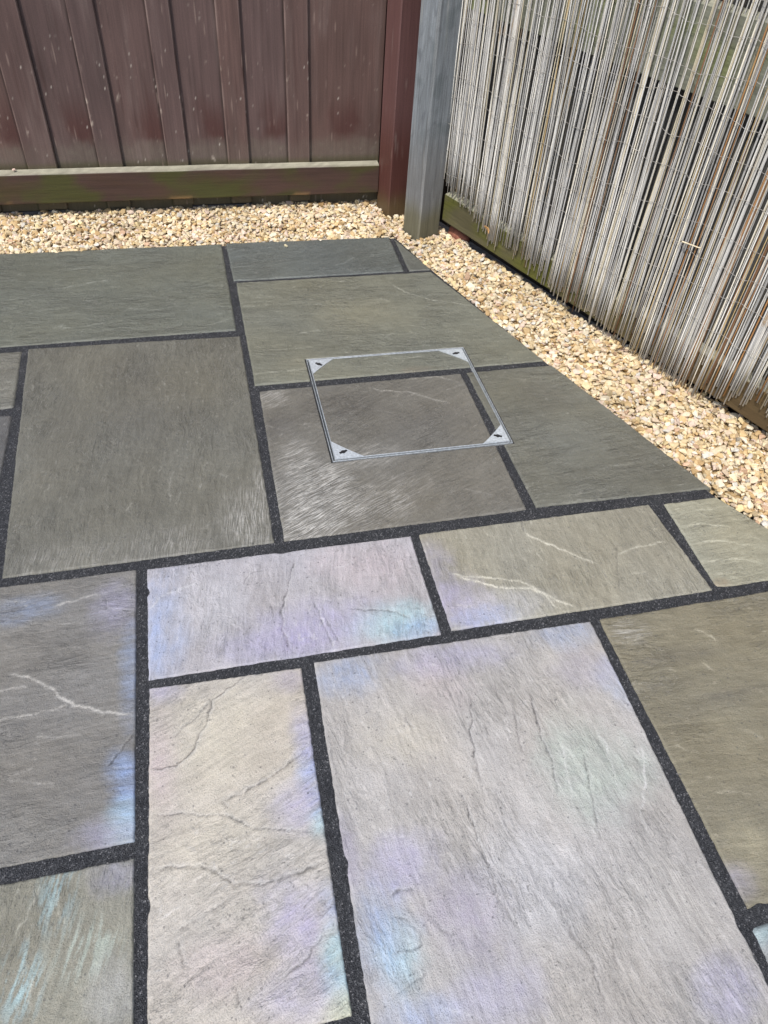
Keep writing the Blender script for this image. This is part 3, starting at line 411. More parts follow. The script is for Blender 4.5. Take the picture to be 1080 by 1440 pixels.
def slab_object(name, sp):
    c = sp['c']; c4 = [Vector((p[0], p[1])) for p in c]
    W = max((c4[0]-c4[1]).length, (c4[3]-c4[2]).length); Hh = max((c4[0]-c4[3]).length, (c4[1]-c4[2]).length)
    nx = max(4, int(W/sp['res'])); ny = max(4, int(Hh/sp['res']))
    s, t = np.meshgrid(np.linspace(0, 1, nx+1), np.linspace(0, 1, ny+1))
    s = s.ravel(); t = t.ravel()
    P = [np.array(p) for p in c]
    xy = ((1-s)*(1-t))[:, None]*P[0] + (s*(1-t))[:, None]*P[1] + (s*t)[:, None]*P[2] + ((1-s)*t)[:, None]*P[3]
    i = np.arange(nx)[None, :] + (np.arange(ny)*(nx+1))[:, None]; i = i.ravel()
    f = np.stack([i+nx+1, i+nx+2, i+1, i], 1)
    me = bpy.data.meshes.new('tmp'); me.from_pydata(np.column_stack([xy, np.zeros(len(xy))]).tolist(), [], f.tolist())
    def finish(bm, oname, parent):
        be = [e for e in bm.edges if e.is_boundary]
        r = bmesh.ops.extrude_edge_only(bm, edges=be)
        for v in r['geom']:
            if isinstance(v, bmesh.types.BMVert): v.co.z = -.03
        bmesh.ops.recalc_face_normals(bm, faces=bm.faces)
        m2 = bpy.data.meshes.new(oname); bm.to_mesh(m2); bm.free()
        n = len(m2.vertices); co_ = np.empty(n*3, np.float32); m2.vertices.foreach_get('co', co_); co_ = co_.reshape(-1, 3).astype(float)
        z, col, film, gc, sheen = slab_surface(name, sp, co_[:, 0], co_[:, 1])
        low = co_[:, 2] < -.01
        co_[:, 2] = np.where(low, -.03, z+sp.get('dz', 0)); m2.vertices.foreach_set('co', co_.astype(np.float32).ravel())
        set_col(m2, col); set_attr(m2, 'film', 'FLOAT', film); set_attr(m2, 'sheen', 'FLOAT', sheen); set_attr(m2, 'gc', 'FLOAT_VECTOR', gc)
        m2.polygons.foreach_set('use_smooth', np.ones(len(m2.polygons), bool)); m2.update()
        return obj(oname, m2, M_STONE, parent)
    def load():
        bm = bmesh.new(); bm.from_mesh(me); return bm
    def cut(bm, rect):
        for co_, no in (((rect[0], 0, 0), (1, 0, 0)), ((rect[1], 0, 0), (1, 0, 0)), ((0, rect[2], 0), (0, 1, 0)), ((0, rect[3], 0), (0, 1, 0))):
            bmesh.ops.bisect_plane(bm, geom=bm.verts[:]+bm.edges[:]+bm.faces[:], plane_co=co_, plane_no=no, dist=1e-6)
    def inside(fc, rect):
        q = fc.calc_center_median(); return rect[0] < q.x < rect[1] and rect[2] < q.y < rect[3]
    if name in 'ABC':
        bm = load(); cut(bm, HOLE)
        bmesh.ops.delete(bm, geom=[fc for fc in bm.faces if inside(fc, HOLE)], context='FACES')
        finish(bm, 'paving_slab', patio)
        bm = load(); cut(bm, TRAY)
        bmesh.ops.delete(bm, geom=[fc for fc in bm.faces if not inside(fc, TRAY)], context='FACES')
        o = finish(bm, 'stone_inset', cover)
        o.location = (-cover.location.x, -cover.location.y, -cover.location.z)
    else:
        finish(load(), 'paving_slab', patio)
    bpy.data.meshes.remove(me)

# the bed: a dark grit sheet following the outline of the paving, with the recess left open
def bed_mesh():
    out = [(-1.445, 2.585), (.700, 2.575), (.774, 2.318), (.968, 1.730), (1.262, .878), (1.325, .78), (1.325, -.09), (-1.445, -.09)]
    b = MB(); b.prism(out, -.045, -.0032)
    for co_, no in (((HOLE[0]+.003, 0, 0), (1, 0, 0)), ((HOLE[1]-.003, 0, 0), (1, 0, 0)), ((0, HOLE[2]+.003, 0), (0, 1, 0)), ((0, HOLE[3]-.003, 0), (0, 1, 0))):
        bmesh.ops.bisect_plane(b.bm, geom=b.bm.verts[:]+b.bm.edges[:]+b.bm.faces[:], plane_co=co_, plane_no=no, dist=1e-6)
    dele = []
    for fc in b.bm.faces:
        q = fc.calc_center_median()
        if HOLE[0] < q.x < HOLE[1] and HOLE[2] < q.y < HOLE[3] and q.z > -.01: dele.append(fc)
    bmesh.ops.delete(b.bm, geom=dele, context='FACES')
    return b
patio = bed_mesh().build('patio', M_JOINT)
tag(patio, 'patio of grey riven sandstone slabs with dark grit joints', None, None, 'structure')

cover = empty('manhole_cover', ((HOLE[0]+HOLE[1])/2, (HOLE[2]+HOLE[3])/2, -.03))
tag(cover, 'square recessed manhole cover with silver frame and stone infill set in the patio', 'manhole cover')
for nm, sp in SLABS.items(): slab_object(nm, sp)

# manhole frame, tray and corner plates (coordinates relative to the cover's centre)
hx = (HOLE[1]-HOLE[0])/2; hy = (HOLE[3]-HOLE[2])/2
def ring(b, ox, oy, ix, iy, z0, z1):
    b.box(-ox, ox, iy, oy, z0, z1); b.box(-ox, ox, -oy, -iy, z0, z1)
    b.box(-ox, -ix, -iy, iy, z0, z1); b.box(ix, ox, -iy, iy, z0, z1); return b
ring(MB(), hx-.0045, hy-.0045, hx-.0064, hy-.0064, -.01, .0308).bevel(.0006, 1).build('outer_frame', M_ALU, cover)
t = ring(MB(), hx-.0108, hy-.0108, hx-.0130, hy-.0130, -.012, .0318)
t.bevel(.0006, 1)
t.build('tray_edge', M_ALU, cover)
MB().box(-hx+.0135, hx-.0135, -hy+.0135, hy-.0135, -.012, .0268).build('mortar_bed', M_JOINT, cover)
for sx in (-1, 1):
    for sy in (-1, 1):
        X = hx-.0128; Y = hy-.0128; L = .072
        pts = [(X, Y), (X-L, Y)]
        for k in range(1, 8):                                 # slightly hollow diagonal
            a = k/8; e = .0012*math.sin(math.pi*a)
            pts.append((X-L*(1-a)+e, Y-L*a*.95+e))
        pts.append((X, Y-L*.95))
        pts = [(px*sx, py*sy) for px, py in pts]
        if sx*sy < 0: pts = pts[::-1]
        p = MB().prism(pts, .026, .0321).build('corner_plate', M_PLATE, cover)
        b = MB(); cx_, cy_ = (X-.024)*sx, (Y-.023)*sy
        an = random.uniform(-.35, .35)+ (0.5 if sx*sy > 0 else -.5)
        ca, sa = math.cos(an), math.sin(an)
        prof = []
        for k in range(20):                                   # keyhole outline, round with slots; a dark solid paints its shaded inside
            th = k/20*2*math.pi; r = .0062 if abs(math.sin(th)) > .5 else .0115
            prof.append((cx_+r*(math.cos(th)*ca-math.sin(th)*sa), cy_+r*(math.cos(th)*sa+math.sin(th)*ca)))
        b.prism(prof, .0315, .0324).build('key_slot', M_DARK, p)

# ------------------------------------------------------------------ wooden members with their own stain and wear
def plank_mesh(w, t, z0, z1, colf, nx=10, dz=.007, zdense=.85, bow=.0, bevel=.002):
    """a vertical board: x across, front face at y=0, back at y=t; denser rows low down where the picture looks"""
    zs = list(np.arange(z0, min(z1, zdense), dz)) + ([zdense+.02] if z1 > zdense+.05 else []) + [z1]
    prof = [(-w/2, t), (-w/2, bevel), (-w/2+bevel, 0)] + [(-w/2+bevel+(w-2*bevel)*i/nx, 0) for i in range(1, nx)] + [(w/2-bevel, 0), (w/2, bevel), (w/2, t)]
    n = len(prof); V = np.array([(px, py, z) for z in zs for px, py in prof]); F = []
    for r in range(len(zs)-1):
        for i in range(n):
            j = (i+1) % n; F.append((r*n+i, r*n+j, (r+1)*n+j, (r+1)*n+i))
    F.append(tuple(range(n-1, -1, -1))); F.append(tuple((len(zs)-1)*n+i for i in range(n)))
    me = mesh_np('plank', V, F)
    set_col(me, colf(V)); return me

def rail_mesh(x0, x1, t, z0, z1, colf, dx=.02, slope=.004):
    """a horizontal rail: front at y=0, back at y=t, top sloping up to the back"""
    xs = np.linspace(x0, x1, max(2, int((x1-x0)/dx)+1)); e = .003
    nz = 7
    prof = [(t, z0), (e, z0), (0, z0+e)] + [(0, z0+e+(z1-z0-2*e)*i/nz) for i in range(1, nz)] + [(0, z1-e), (e, z1), (t*.5, z1+slope*.5), (t, z1+slope)]
    n = len(prof)
    V = np.array([(x, py+(.0012*float(pn(x*9, pz*20, 3))), pz+.0012*float(pn(x*6, pz*40, 4))) for x in xs for py, pz in prof]); F = []
    for r in range(len(xs)-1):
        for i in range(n):
            j = (i+1) % n; F.append((r*n+i, (r+1)*n+i, (r+1)*n+j, r*n+j))
    F.append(tuple(range(n))); F.append(tuple((len(xs)-1)*n+i for i in range(n-1, -1, -1)))
    me = mesh_np('rail', V, F)
    set_col(me, colf(V, prof and np.tile(np.array([p[1] for p in prof]), len(xs)), np.tile(np.array([p[0] for p in prof]), len(xs)))); return me

def mixv(a, b, w): return a*(1-w[:, None]) + np.asarray(b)[None, :]*w[:, None]

# ------------------------------------------------------------------ brown board fence
BROWN = lin((94, 75, 72)); CLEAN = lin((76, 47, 44)); DUST = lin((108, 100, 90)); MOSS = lin((82, 84, 40))
def brown_board(seed, wide, dark=False, seam=None):
    tone = random.uniform(.84, 1.14); hue = random.uniform(-.05, .05)
    def f(V):
        x, z = V[:, 0], V[:, 2]
        n = fbm(x*9, z*3, 3, seed); c = (BROWN*tone*np.array([1+hue, 1, 1-hue]))[None, :]*(1+.22*n+.22*fbm(x*60, z*2.4, 3, seed+3)+.12*fbm(x*160, z*5, 2, seed+4))[:, None]
        e = np.abs(x) - (np.abs(x).max()-.006)
        c = mixv(c, lin((150, 132, 126)), ss(.0, .004, e)*(.0 if wide else .6)*np.clip(.5+1.2*fbm(z*7, x*2, 3, seed+6), 0, 1))
        c = mixv(c, lin((60, 38, 36)), ss(.25, .6, fbm(x*40, z*1.6, 3, seed+7))*.5)
        # splashed lower part: an undusted clean-stain patch that ends in a ragged line
        if wide:
            xx = x/.07 + .25*fbm(z*9, x*9, 2, seed+8)
            w = ss(1.15, .35, np.abs(xx)+.5*fbm(x*14, z*12, 3, seed+14))*ss(.225, .268, z+.03*fbm(x*20, z*12, 3, seed+9))*ss(.42, .275, z+.06*n)
            c = mixv(c, CLEAN, .85*w)
        w = ss(.262, .215, z+.025*fbm(x*22, z*22, 3, seed+11))*(.35 if not wide else .75)
        c = mixv(c, DUST, w*(.6+.5*np.clip(fbm(x*50, z*50, 2, seed+12), 0, 1)))
        if seam is not None:                       # shade line beside the cover board, painted dark on the wide board
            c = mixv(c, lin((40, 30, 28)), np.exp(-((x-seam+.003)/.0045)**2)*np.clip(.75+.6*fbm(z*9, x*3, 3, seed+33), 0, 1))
        if dark: c = mixv(c, CLEAN, ss(.47, .40, z+.04*n)*.9)
        c = mixv(c, lin((122, 106, 102)), ss(.05, .5, fbm(x*14, z*2.2, 4, seed+17))*.45*np.clip(.6+fbm(x*90, z*7, 3, seed+18), 0, 1))
        # greenish bloom at the very foot
        c = mixv(c, MOSS*.7, ss(.19, .165, z)*.5)
        # pale scuffs and spots
        sc = fbm(x*40+3, z*30, 3, seed+20); c = mixv(c, lin((190, 178, 165)), ss(.44, .62, sc)*.6*ss(.0, .3, fbm(x*7, z*7, 2, seed+25))*ss(.62, .30, z))
        c = mixv(c, lin((205, 198, 188)), ss(.53, .62, fbm(x*95, z*80, 2, seed+27))*ss(.05, .3, fbm(x*8, z*8, 2, seed+28))*.8*ss(.75, .35, z))
        st = fbm(x*130, z*9, 2, seed+30); c = mixv(c, lin((165, 145, 135)), ss(.5, .72, st)*.4)
        return np.clip(c*.95, .01, .8)
    return f
fence = empty('board_fence', (0, 2.88, 0))
tag(fence, 'dark brown stained board fence with a mossy bottom rail along the back', 'fence')
xs = [-1.37, -1.15, -.925, -.700, -.4735, -.2495, -.020, .2, .425]
for i, x in enumerate(xs):                      # wide boards behind, narrow cover boards in front, as they alternate
    w = .160 if i < 8 else .270
    NW = [.085, .078, .092, .085, .098, .083, .075, .078, .08]; nw = NW[i]
    xr = xs[i+1] if i < 8 else .70
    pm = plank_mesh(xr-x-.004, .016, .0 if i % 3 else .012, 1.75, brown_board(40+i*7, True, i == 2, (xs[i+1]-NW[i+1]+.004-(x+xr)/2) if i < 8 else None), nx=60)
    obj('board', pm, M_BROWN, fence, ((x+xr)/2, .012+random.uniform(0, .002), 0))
    if i:
        pm = plank_mesh(nw, .0115, .02, 1.75, brown_board(90+i*7, False), nx=22, bevel=.0035)
        obj('cover_board', pm, M_BROWN, fence, (x-nw/2+.004, random.uniform(-.002, .0), 0))
def brown_rail(V, pz, py):
    x = V[:, 0]; n = fbm(x*3, pz*8, 4, 5)
    c = lin((70, 52, 46))[None, :]*(1+.22*n)[:, None]
    w = ss(-.12, .25, fbm(x*4.2+1.7, pz*7, 4, 71))*.9
    c = mixv(c, MOSS*.62, w); c = mixv(c, lin((70, 52, 40)), ss(.1, .4, fbm(x*5, pz*14, 3, 75))*.5)
    top = ss(.0005, .004, py)*ss(.1, .15, pz)  # lit top of the rail, painted pale into its colour
    tc_ = np.array(lin((160, 158, 142)))[None, :]*(1+.5*fbm(x*40, py*200, 3, 77))[:, None]
    c = c*(1-.9*top[:, None]) + tc_*.9*top[:, None]
    c = mixv(c, lin((150, 120, 80)), ss(.25, .5, fbm(x*9, pz*3, 2, 79))*ss(.066, .058, pz)*.6)
    return np.clip(c, .01, .8)
rm = rail_mesh(-1.38, .688, .037, .057, .160, brown_rail)
obj('rail', rm, M_BROWNH, fence, (0, -.039, 0))
obj('rail', rm, M_BROWNH, fence, (0, -.039, .86))
o = obj('back_panel', mesh_np('back_panel', [(-1.4,0,0),(.9,0,0),(.9,0,1.72),(-1.4,0,1.72),(-1.4,.006,0),(.9,.006,0),(.9,.006,1.72),(-1.4,.006,1.72)], [(0,1,2,3),(7,6,5,4),(0,4,5,1),(3,2,6,7),(0,3,7,4),(1,5,6,2)], col=np.tile(lin((40, 30, 28)), (8, 1))), M_BROWN, fence, (0, .034, 0))

# ------------------------------------------------------------------ posts
def post_mesh(w, z1, colf, bevel=.004, nx=20):
    prof = []
    cs = [(0, 0), (w, 0), (w, w), (0, w)]
    for k in range(4):
        p, q = np.array(cs[k], float), np.array(cs[(k+1) % 4], float); e = (q-p)/w
        for i in range(nx+1): prof.append(p+e*(bevel+(w-2*bevel)*i/nx))
    zs = list(np.arange(-.06, .85, .009)) + [.9, z1]; n = len(prof)
    V = np.array([(p[0], p[1], z) for z in zs for p in prof]); F = []
    for r in range(len(zs)-1):
        for i in range(n):
            j = (i+1) % n; F.append((r*n+i, r*n+j, (r+1)*n+j, (r+1)*n+i))
    F.append(tuple((len(zs)-1)*n+i for i in range(n)))
    per = np.tile(np.arange(n)/n*w*4, len(zs))
    me = mesh_np('post', V, F); set_col(me, colf(per, V[:, 2], V)); return me
def brown_post(s, z, V):
    n = fbm(s*8, z*3, 3, 301); c = lin((96, 68, 66))[None, :]*(1+.14*n+.1*fbm(s*60, z*3, 2, 303))[:, None]
    c = mixv(c, lin((80, 46, 40)), ss(.40, .20, z+.03*n)*.85); c = mixv(c, lin((86, 78, 48)), ss(.1, .02, z+.03*n)*.6)
    c = mixv(c, lin((150, 135, 128)), ss(.45, .7, fbm(s*70, z*6, 2, 305))*.35)
    return np.clip(c, .01, .8)
def grey_post(s, z, V):
    n = fbm(s*9, z*4, 4, 311); c = lin((120, 126, 131))[None, :]*(1+.22*n+.30*fbm(s*85, z*4, 3, 313))[:, None]
    c = mixv(c, lin((52, 52, 52)), ss(.42, .55, fbm(s*55, z*2.2, 3, 315))*.75)
    c = mixv(c, lin((168, 168, 162)), ss(.3, .6, fbm(s*48, z*3.1, 3, 318))*.5)
    c = mixv(c, lin((86, 90, 96)), ss(.2, .5, fbm(s*20, z*22+3*n, 3, 316))*.5)
    c = mixv(c, lin((96, 104, 108)), ss(.2, .5, fbm(s*12, z*9, 3, 317))*.6)
    c = mixv(c, lin((112, 110, 108)), ss(.42, .2, z+.04*n)*.6)
    c = mixv(c, lin((92, 88, 58)), ss(.15, .045, z+.035*n)*.7)
    ed = np.minimum(np.minimum(np.abs(V[:, 0]), np.abs(V[:, 0]-.1)) + np.minimum(np.abs(V[:, 1]), np.abs(V[:, 1]-.1)), 1)
    c = mixv(c, lin((205, 200, 190)), ss(.007, .003, ed)*.55*np.clip(.6+fbm(s*9, z*14, 2, 319), 0, 1))  # edge highlight painted pale along the post's corners
    return np.clip(c, .01, .8)
PA = math.atan2(.369, .929)
p = obj('fence_post', post_mesh(.1, 1.85, brown_post), M_BROWN, None, (.7135, 2.757, 0)); p.rotation_euler.z = .25
tag(p, 'dark brown stained post at the right end of the brown fence', 'fence post')
p = obj('fence_post', post_mesh(.1, 1.85, grey_post, .006), M_GREY, None, (.782, 2.556, 0)); p.rotation_euler.z = PA
tag(p, 'bare grey weathered post in the corner beside the reed screen', 'fence post')

# ------------------------------------------------------------------ grey fence behind the reeds (local x runs along it towards the camera, y away from the patio)
FA = math.atan2(-.92934, .36923)
def fl(o): o.location = (.880, 2.589, 0); o.rotation_euler = (0, 0, FA); return o
gf = fl(empty('panel_fence', (0, 0, 0))); 
tag(gf, 'grey weathered panel fence with mossy rails standing behind the reed screen', 'fence')
# in this local frame +y points to the outside of the garden when x runs towards the camera, so the front of the rail is y=0
def grey_board(seed):
    k = random.uniform(.75, 1.15); wm = random.uniform(-.03, .05)
    def f(V):
        x, z = V[:, 0], V[:, 2]; n = fbm(x*10, z*3, 3, seed)
        c = (lin((74, 74, 72))*k*np.array([1+wm, 1, 1-wm]))[None, :]*(1+.25*n+.22*fbm(x*90, z*4, 3, seed+2))[:, None]
        c = mixv(c, lin((92, 84, 62)), ss(.3, .1, z+.05*n)*.6); return np.clip(c, .01, .8)
    return f
x = -.02; i = 0
while x < 2.6:
    w = random.uniform(.118, .135); pm = plank_mesh(w, .013, .035+random.uniform(-.004, .004), 1.75, grey_board(400+i*5), nx=10, dz=.016, zdense=1.02)
    o = obj('board', pm, M_GREY, gf, (x+w/2, .037+(.008 if i % 2 else 0), 0)); x += w-.012 if i % 2 else w-.004; i += 1
def grey_rail(top, sd):
    def f(V, pz, py):
        x = V[:, 0]; n = fbm(x*4, pz*10, 4, sd)
        c = lin(top)[None, :]*(1+.22*n+.2*fbm(x*12, pz*160, 3, sd+1))[:, None]
        if sd == 61:
            c = mixv(c, lin((84, 86, 34)), ss(-.25, .2, fbm(x*5, pz*12, 4, sd+3))*.85*ss(1.1, .55, x))
            c = mixv(c, lin((86, 66, 42)), ss(.5, 1.3, x)*.7)
        else:
            c = mixv(c, lin((118, 126, 74)), ss(.05, .4, fbm(x*5, pz*9, 3, sd+3))*.6)
        t_ = ss(.0005, .004, py)*ss(.1, .14, pz - (0 if sd == 61 else .76))  # top face brightened in the colour, as light from above
        return np.clip(mixv(c, lin((165, 165, 150)), t_*.8), .01, .8)
    return f
obj('rail', rail_mesh(.0, 2.6, .035, .052, .150, grey_rail((84, 80, 58), 61), slope=.006), M_GREYH, gf)
obj('rail', rail_mesh(.0, 2.6, .035, .722, .900, grey_rail((112, 114, 102), 62), slope=.006), M_GREYH, gf)
o = obj('back_panel', mesh_np('back_panel', [(-.1,0,0),(2.6,0,0),(2.6,0,1.7),(-.1,0,1.7),(-.1,.006,0),(2.6,.006,0),(2.6,.006,1.7),(-.1,.006,1.7)], [(0,1,2,3),(7,6,5,4),(0,4,5,1),(3,2,6,7),(0,3,7,4),(1,5,6,2)], col=np.tile(lin((38, 34, 30)), (8, 1))), M_GREY, gf, (0, .062, 0))

# ------------------------------------------------------------------ reed screen
screen = fl(empty('reed_screen', (0, 0, 0)))
tag(screen, 'pale split reed screen wired to the right hand fence, ragged at its foot', 'reed screen')
def reed_proto(seed):
    r = random.Random(seed); L = r.uniform(1.35, 1.5); nseg = 9; ns = 5
    ax, ay = r.uniform(-.007, .007), r.uniform(-.004, .004); ph = r.uniform(0, 6); R = r.uniform(.0014, .0025)
    node = r.randrange(1, 6)
    V = []; F = []
    for k in range(nseg+1):
        z = L*(k/nseg)**1.15; tz = z/L
        cx = ax*math.sin(tz*5+ph)-ax*math.sin(ph); cy = ay*math.sin(tz*4+ph*2)-ay*math.sin(ph*2)
        rr = R*(1-.28*tz)*(1.16 if k == node else 1)
        for q in range(ns):
            th = 2*math.pi*q/ns; V.append((cx+rr*math.cos(th), cy+rr*math.sin(th), z))
    for k in range(nseg):
        for q in range(ns):
            F.append((k*ns+q, k*ns+(q+1) % ns, (k+1)*ns+(q+1) % ns, (k+1)*ns+q))
    F.append(tuple(range(ns-1, -1, -1)))
    me = mesh_np('reed', V, F, smooth=True); me.materials.append(M_REED); return me
protos = [reed_proto(s) for s in range(40)]
def foot(s): return float(np.interp(s, [-.15, .0, .06, .15, .22, .28, .34, .42, .5, .68, .85, 1.0, 1.16, 1.26, 1.33, 1.40, 1.55, 1.8], [.2, .19, .172, .15, .125, .075, .12, .10, .085, .065, .05, .035, .03, .06, .095, .11, .08, .06]))
RC = [(210, 209, 206), (224, 222, 217), (192, 191, 190), (226, 220, 206), (170, 170, 170), (208, 199, 176), (196, 172, 128), (172, 128, 84), (128, 96, 70)]
def reed_colour(s, rnd):
    t_ = min(1, max(0, (s-.25)/1.1))                  # older and browner cane towards the camera end
    w = [5, 6, 4, 3+2*t_, 3, 1.2+2.4*t_, .35+1.7*t_, .25+1.1*t_, .3+.6*t_]
    c = lin(RC[rnd.choices(range(9), w)[0]])*rnd.uniform(.88, 1.18)
    return tuple(float(q) for q in c)
def placement(s, rnd):
    jit = rnd.gauss(0, .013) + (.05 if rnd.random() < .05 else 0)
    if rnd.random() < .14: jit += rnd.uniform(.02, .09)
    ry = rnd.gauss(0, .007) + (.035*rnd.choice((-1, 1)) if rnd.random() < .07 else 0)
    return foot(s)+jit, (rnd.gauss(0, .004), ry, rnd.uniform(0, 6.28))
slots = []
s_ = -.018
while s_ < 1.62:
    dens = .0064*(1 + .30*float(pn(s_*8, .3, 9)))
    slots.append((s_, -.0065)); s_ += dens*random.uniform(.72, 1.32)
print('front reeds', len(slots))
while len(slots) < 296: slots.append((random.uniform(-.01, 1.6), -.0125))
for i, (s, off) in enumerate(slots[:296]):
    o = bpy.data.objects.new('reed', protos[i % 40]); link(o, screen)
    z, ro = placement(s, random)
    o.location = (s, off+random.uniform(-.002, .001), z); o.rotation_euler = ro; o.color = (*reed_colour(s, random), 1)
# the remaining, hindmost reeds as one joined part
V, F, Cc, off = [], [], [], 0
for k in range(170):
    s = random.uniform(-.01, 1.78); me = protos[random.randrange(40)]
    z, ro = placement(s, random); R_ = Matrix.LocRotScale((s, random.uniform(-.004, -.0005), z+.015), __import__('mathutils').Euler(ro), None)
    cc = tuple(q*.8 for q in reed_colour(s, random))
    for v in me.vertices: V.append(tuple(R_ @ v.co)); Cc.append(cc)
    for f in me.polygons: F.append(tuple(q+off for q in f.vertices))
    off += len(me.vertices)
o = obj('reed_layer', mesh_np('reed_layer', V, F, smooth=True, col=np.array(Cc)), M_REEDB, screen); o['kind'] = 'stuff'
# loose reeds lying over the corner post and one broken stub
for (s, off, z, ry, rx) in ((-.022, -.014, .30, -.05, 0), (-.035, -.018, .33, -.035, .0), (-.012, -.02, .27, -.085, 0), (-.05, -.020, .38, .01, 0)):
    o = bpy.data.objects.new('reed', protos[random.randrange(40)]); link(o, screen); o.location = (s, off-.006, z); o.rotation_euler = (rx, ry, random.uniform(0, 6)); o.color = (*reed_colour(0, random), 1)
# woven wires: each a thin waving strand that dips in front of and behind the reeds
for wi, zc in enumerate((.93, .86, .785, .70, .625, .54, .46, .385, .30, .22)):
    V = []; F = []; n = 230; ns = 4; rr = .00065; sd = 600+wi*13
    for k in range(n+1):
        s = -.02 + 1.79*k/n
        ph = float(fbm(s*1.2, wi*3.1, 2, sd))*4
        z = zc + .030*float(fbm(s*1.9, .5, 2, sd+1)) + .009*abs(math.sin(s*19+ph*1.6))**1.4 + .004*float(pn(s*38, wi*2.2, sd+2))
        y = -.0150 - .0045*float(pn(s*60, wi*1.3, sd+3))*2
        for q in range(ns):
            th = 2*math.pi*q/ns; V.append((s, y+rr*math.cos(th), z+rr*math.sin(th)))
    for k in range(n):
        for q in range(ns): F.append((k*ns+q, (k+1)*ns+q, (k+1)*ns+(q+1) % ns, k*ns+(q+1) % ns))
    obj('wire', mesh_np('wire', V, F, smooth=True), M_WIRE, screen)

# ------------------------------------------------------------------ gravel
def hull_proto(seed):
    r = np.random.default_rng(seed); n = r.integers(13, 20)
    p = r.normal(size=(n, 3)); p /= np.linalg.norm(p, axis=1)[:, None]
    p = np.sign(p)*np.abs(p)**.75; p *= r.uniform(.82, 1.08, (n, 1))
    ax = np.array([1, r.uniform(.6, .9), r.uniform(.38, .62)]); p = p*ax
    bm = bmesh.new()
    for q in p: bm.verts.new(q)
    res = bmesh.ops.convex_hull(bm, input=bm.verts)
    bmesh.ops.delete(bm, geom=[v for v in bm.verts if not v.link_faces], context='VERTS')
    bmesh.ops.recalc_face_normals(bm, faces=bm.faces)
    bm.verts.index_update(); V = np.array([v.co[:] for v in bm.verts]); F = [[v.index for v in f.verts] for f in bm.faces]
    bm.free(); return V, np.array(F)
HP = [hull_proto(900+i) for i in range(90)]
PAL = lin([(232, 216, 178), (222, 200, 155), (238, 226, 198), (210, 182, 132), (226, 205, 175), (228, 206, 186), (196, 165, 115), (216, 212, 200), (236, 214, 160), (205, 172, 140), (182, 160, 125)])**np.array([.94,.95,.92])*.82
PW = np.array([.2, .17, .16, .1, .12, .07, .06, .05, .05, .03, .03]); PW /= PW.sum()
def edge_x(y):   # right-hand edge of the paving
    return np.interp(y, [.0, .78, .975, 1.73, 2.32, 2.58], [1.335, 1.335, 1.262, .969, .7755, .700])
def fence_x(y): return .880 + (2.589-y)*.3973
def in_gravel(x, y):
    left = (y > 2.588) & (y < 2.90) & (x > -1.45) & (x < .80)
    right = (x > edge_x(y)-.001) & (x < fence_x(y)+.040) & (y > .42) & (y <= 2.66)
    # posts
    def inpost(x, y, ox, oy, a, m=.004):
        dx, dy = x-ox, y-oy; u = dx*math.cos(a)+dy*math.sin(a); v = -dx*math.sin(a)+dy*math.cos(a)
        return (u > -m) & (u < .1+m) & (v > -m) & (v < .1+m)
    return (left | right) & ~inpost(x, y, .7135, 2.757, .25) & ~inpost(x, y, .782, 2.556, PA)
def top_h(x, y):
    """finished gravel level: flush with the slabs, rising a little towards the fences"""
    d1 = np.clip((y-2.60)/.25, 0, 1)*(x < .75); d2 = np.clip((x-edge_x(y))/(fence_x(y)-edge_x(y)+1e-6), 0, 1)*(y < 2.62)
    up = np.interp(y, [.5, 1.25, 2.3, 2.6], [.036, .033, .009, .008])
    return -.003 + .010*d1*(d1 > d2) + up*d2**1.2*(d2 >= d1) + .006*fbm(x*6, y*6, 2, 33)
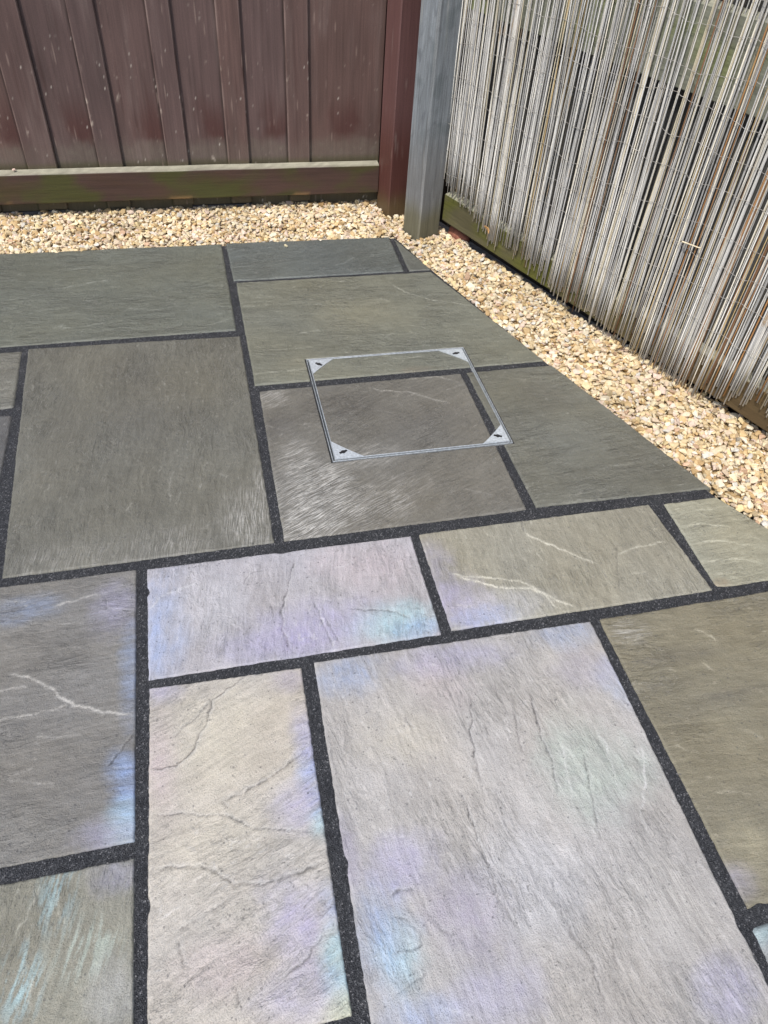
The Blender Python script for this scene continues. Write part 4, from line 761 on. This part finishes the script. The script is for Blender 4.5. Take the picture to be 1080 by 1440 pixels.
def make_gravel():
    G = .004; x0, y0 = -1.5, .38; W, Hh = int((1.9-x0)/G), int((3.0-y0)/G)
    gx, gy = np.meshgrid(x0+G*np.arange(W), y0+G*np.arange(Hh), indexing='ij')
    hg = top_h(gx, gy) - .021
    Vs, Fs, Cs, off = [], [], [], 0
    # packed fines under the stones
    st_ = 5; bx, by = gx[::st_, ::st_], gy[::st_, ::st_]; nb, mb = bx.shape
    P = np.stack([bx.ravel(), by.ravel(), top_h(bx, by).ravel()-.019], 1); keep = in_gravel(bx, by).ravel()
    q = (np.arange(nb-1)[:, None]*mb + np.arange(mb-1)[None, :]).ravel(); q = q[keep[q] & keep[q+1] & keep[q+mb] & keep[q+mb+1]]
    Vs.append(P); Cs.append(np.tile(lin((176, 152, 112))*.8, (len(P), 1))); off = len(P)
    Fs.append(np.vstack([np.stack([q, q+mb, q+mb+1], 1), np.stack([q, q+mb+1, q+1], 1)]))
    cand = 52000; xs_ = RNG.uniform(-1.45, 1.80, cand*3); ys_ = RNG.uniform(.42, 2.90, cand*3)
    ok = in_gravel(xs_, ys_); xs_, ys_ = xs_[ok], ys_[ok]; cnt = 0
    tops = top_h(xs_, ys_)
    szs = np.clip(RNG.lognormal(math.log(.0086), .30, len(xs_)), .0046, .0165)
    for x, y, tz, s in zip(xs_, ys_, tops, szs):
        i, j = int((x-x0)/G), int((y-y0)/G); k = max(1, int(s*.75/G))
        win = hg[i-k:i+k+1, j-k:j+k+1]
        if win.size == 0: continue
        hm = float(win.mean()); 
        if hm > tz - s*.18: continue
        V, F = HP[RNG.integers(90)]
        a = RNG.uniform(0, 2*math.pi); tx, ty = RNG.normal(0, .34, 2)
        R = (Matrix.Rotation(tx, 3, 'X') @ Matrix.Rotation(ty, 3, 'Y') @ Matrix.Rotation(a, 3, 'Z'))
        z = hm + s*.34
        P = (V*s) @ np.array(R).T + np.array([x, y, z])
        Vs.append(P); Fs.append(F+off); off += len(P)
        c = PAL[RNG.choice(len(PAL), p=PW)]*RNG.uniform(.82, 1.12)*(1+.22*float(pn(x*5, y*5, 51)))
        if RNG.random() < .03: c = c*np.array([.62, .58, .52])
        Cs.append(np.tile(c, (len(P), 1)))
        a2 = hg[i-k:i+k+1, j-k:j+k+1]; np.maximum(a2, z+s*.22, out=a2); cnt += 1
    V = np.vstack(Vs); F = np.vstack(Fs)
    print('gravel stones', cnt, 'tris', len(F))
    me = mesh_np('gravel', V, F, col=np.clip(np.vstack(Cs), .02, .85)); return me
gm = obj('gravel', make_gravel(), M_GRAVEL)
tag(gm, 'cream and buff crushed stone gravel between the paving and the fences', 'gravel', None, 'stuff')

# ------------------------------------------------------------------ small loose things
def chip(name, loc, s, col, label, seed, cat='stone', rough=None):
    V, F = HP[seed]; me = mesh_np(name, V*s, F, col=np.tile(lin(col)*.8, (len(V), 1)))
    o = obj(name, me, M_GRAVEL, None, loc); o.rotation_euler = (0.1, -.1, seed*1.3); tag(o, label, cat); return o
chip('gravel_chip', (.2875, 2.542, .0045), .0088, (226, 216, 180), 'buff gravel chip lying on the back slab, left of the other loose chip', 4)
chip('gravel_chip', (.418, 2.572, .0045), .0070, (238, 232, 214), 'whiter gravel chip lying on the back slab near the gravel edge', 9)
chip('gravel_chip', (-.612, 2.862, .170), .0075, (232, 205, 190), 'pinkish gravel chip lying on top of the brown bottom rail', 15)
b = bmesh.new(); bmesh.ops.create_icosphere(b, subdivisions=3, radius=1)
for v in b.verts:
    n = float(fbm(v.co.x*1.3+2, v.co.y*1.3+v.co.z, 3, 8)); v.co *= (1+.16*n); v.co.x *= .055; v.co.y *= .034; v.co.z *= .030
o = MB(); o.bm.free(); o.bm = b; o = o.build('brick_fragment', M_TERRA, None, (.945, 2.562, .006), smooth=True); o.rotation_euler.z = FA
tag(o, 'rounded red brick fragment half hidden under the fence beside the grey post', 'brick')

# a curled leaf caught on the reeds and a broken piece of cane
V, F = [], []
for i in range(9):
    a = i/8; wd = .0065*math.sin(math.pi*(.08+.9*a))+.0006
    for j in (-1, 0, 1): V.append((.032*(a-.5), .006*math.sin(a*3.5)-.003*abs(j), wd*j+.010*a*a))
for i in range(8):
    for j in range(2): F.append((i*3+j, i*3+3+j, i*3+4+j, i*3+1+j))
lf = mesh_np('dry_leaf', V, F, smooth=True, col=np.tile(lin((222, 176, 118)), (len(V), 1)))
o = obj('dry_leaf', lf, M_GRAVEL); md = o.modifiers.new('thickness', 'SOLIDIFY'); md.thickness = .0006
P_ = Vector((.880, 2.589, 0)) + Vector((.36923, -.92934, 0))*.272 + Vector((-.92934, -.36923, 0))*.026
o.location = (P_.x, P_.y, .133); o.rotation_euler = (.2, .7, FA)
tag(o, 'small curled tan leaf caught at the foot of the reeds near the grey post', 'leaf')
o = bpy.data.objects.new('reed', protos[3]); link(o, screen); o.scale = (1, 1, .045); o.location = (1.0, -.022, .405); o.rotation_euler = (0, 1.45, 0); o.color = (.75, .66, .48, 1)
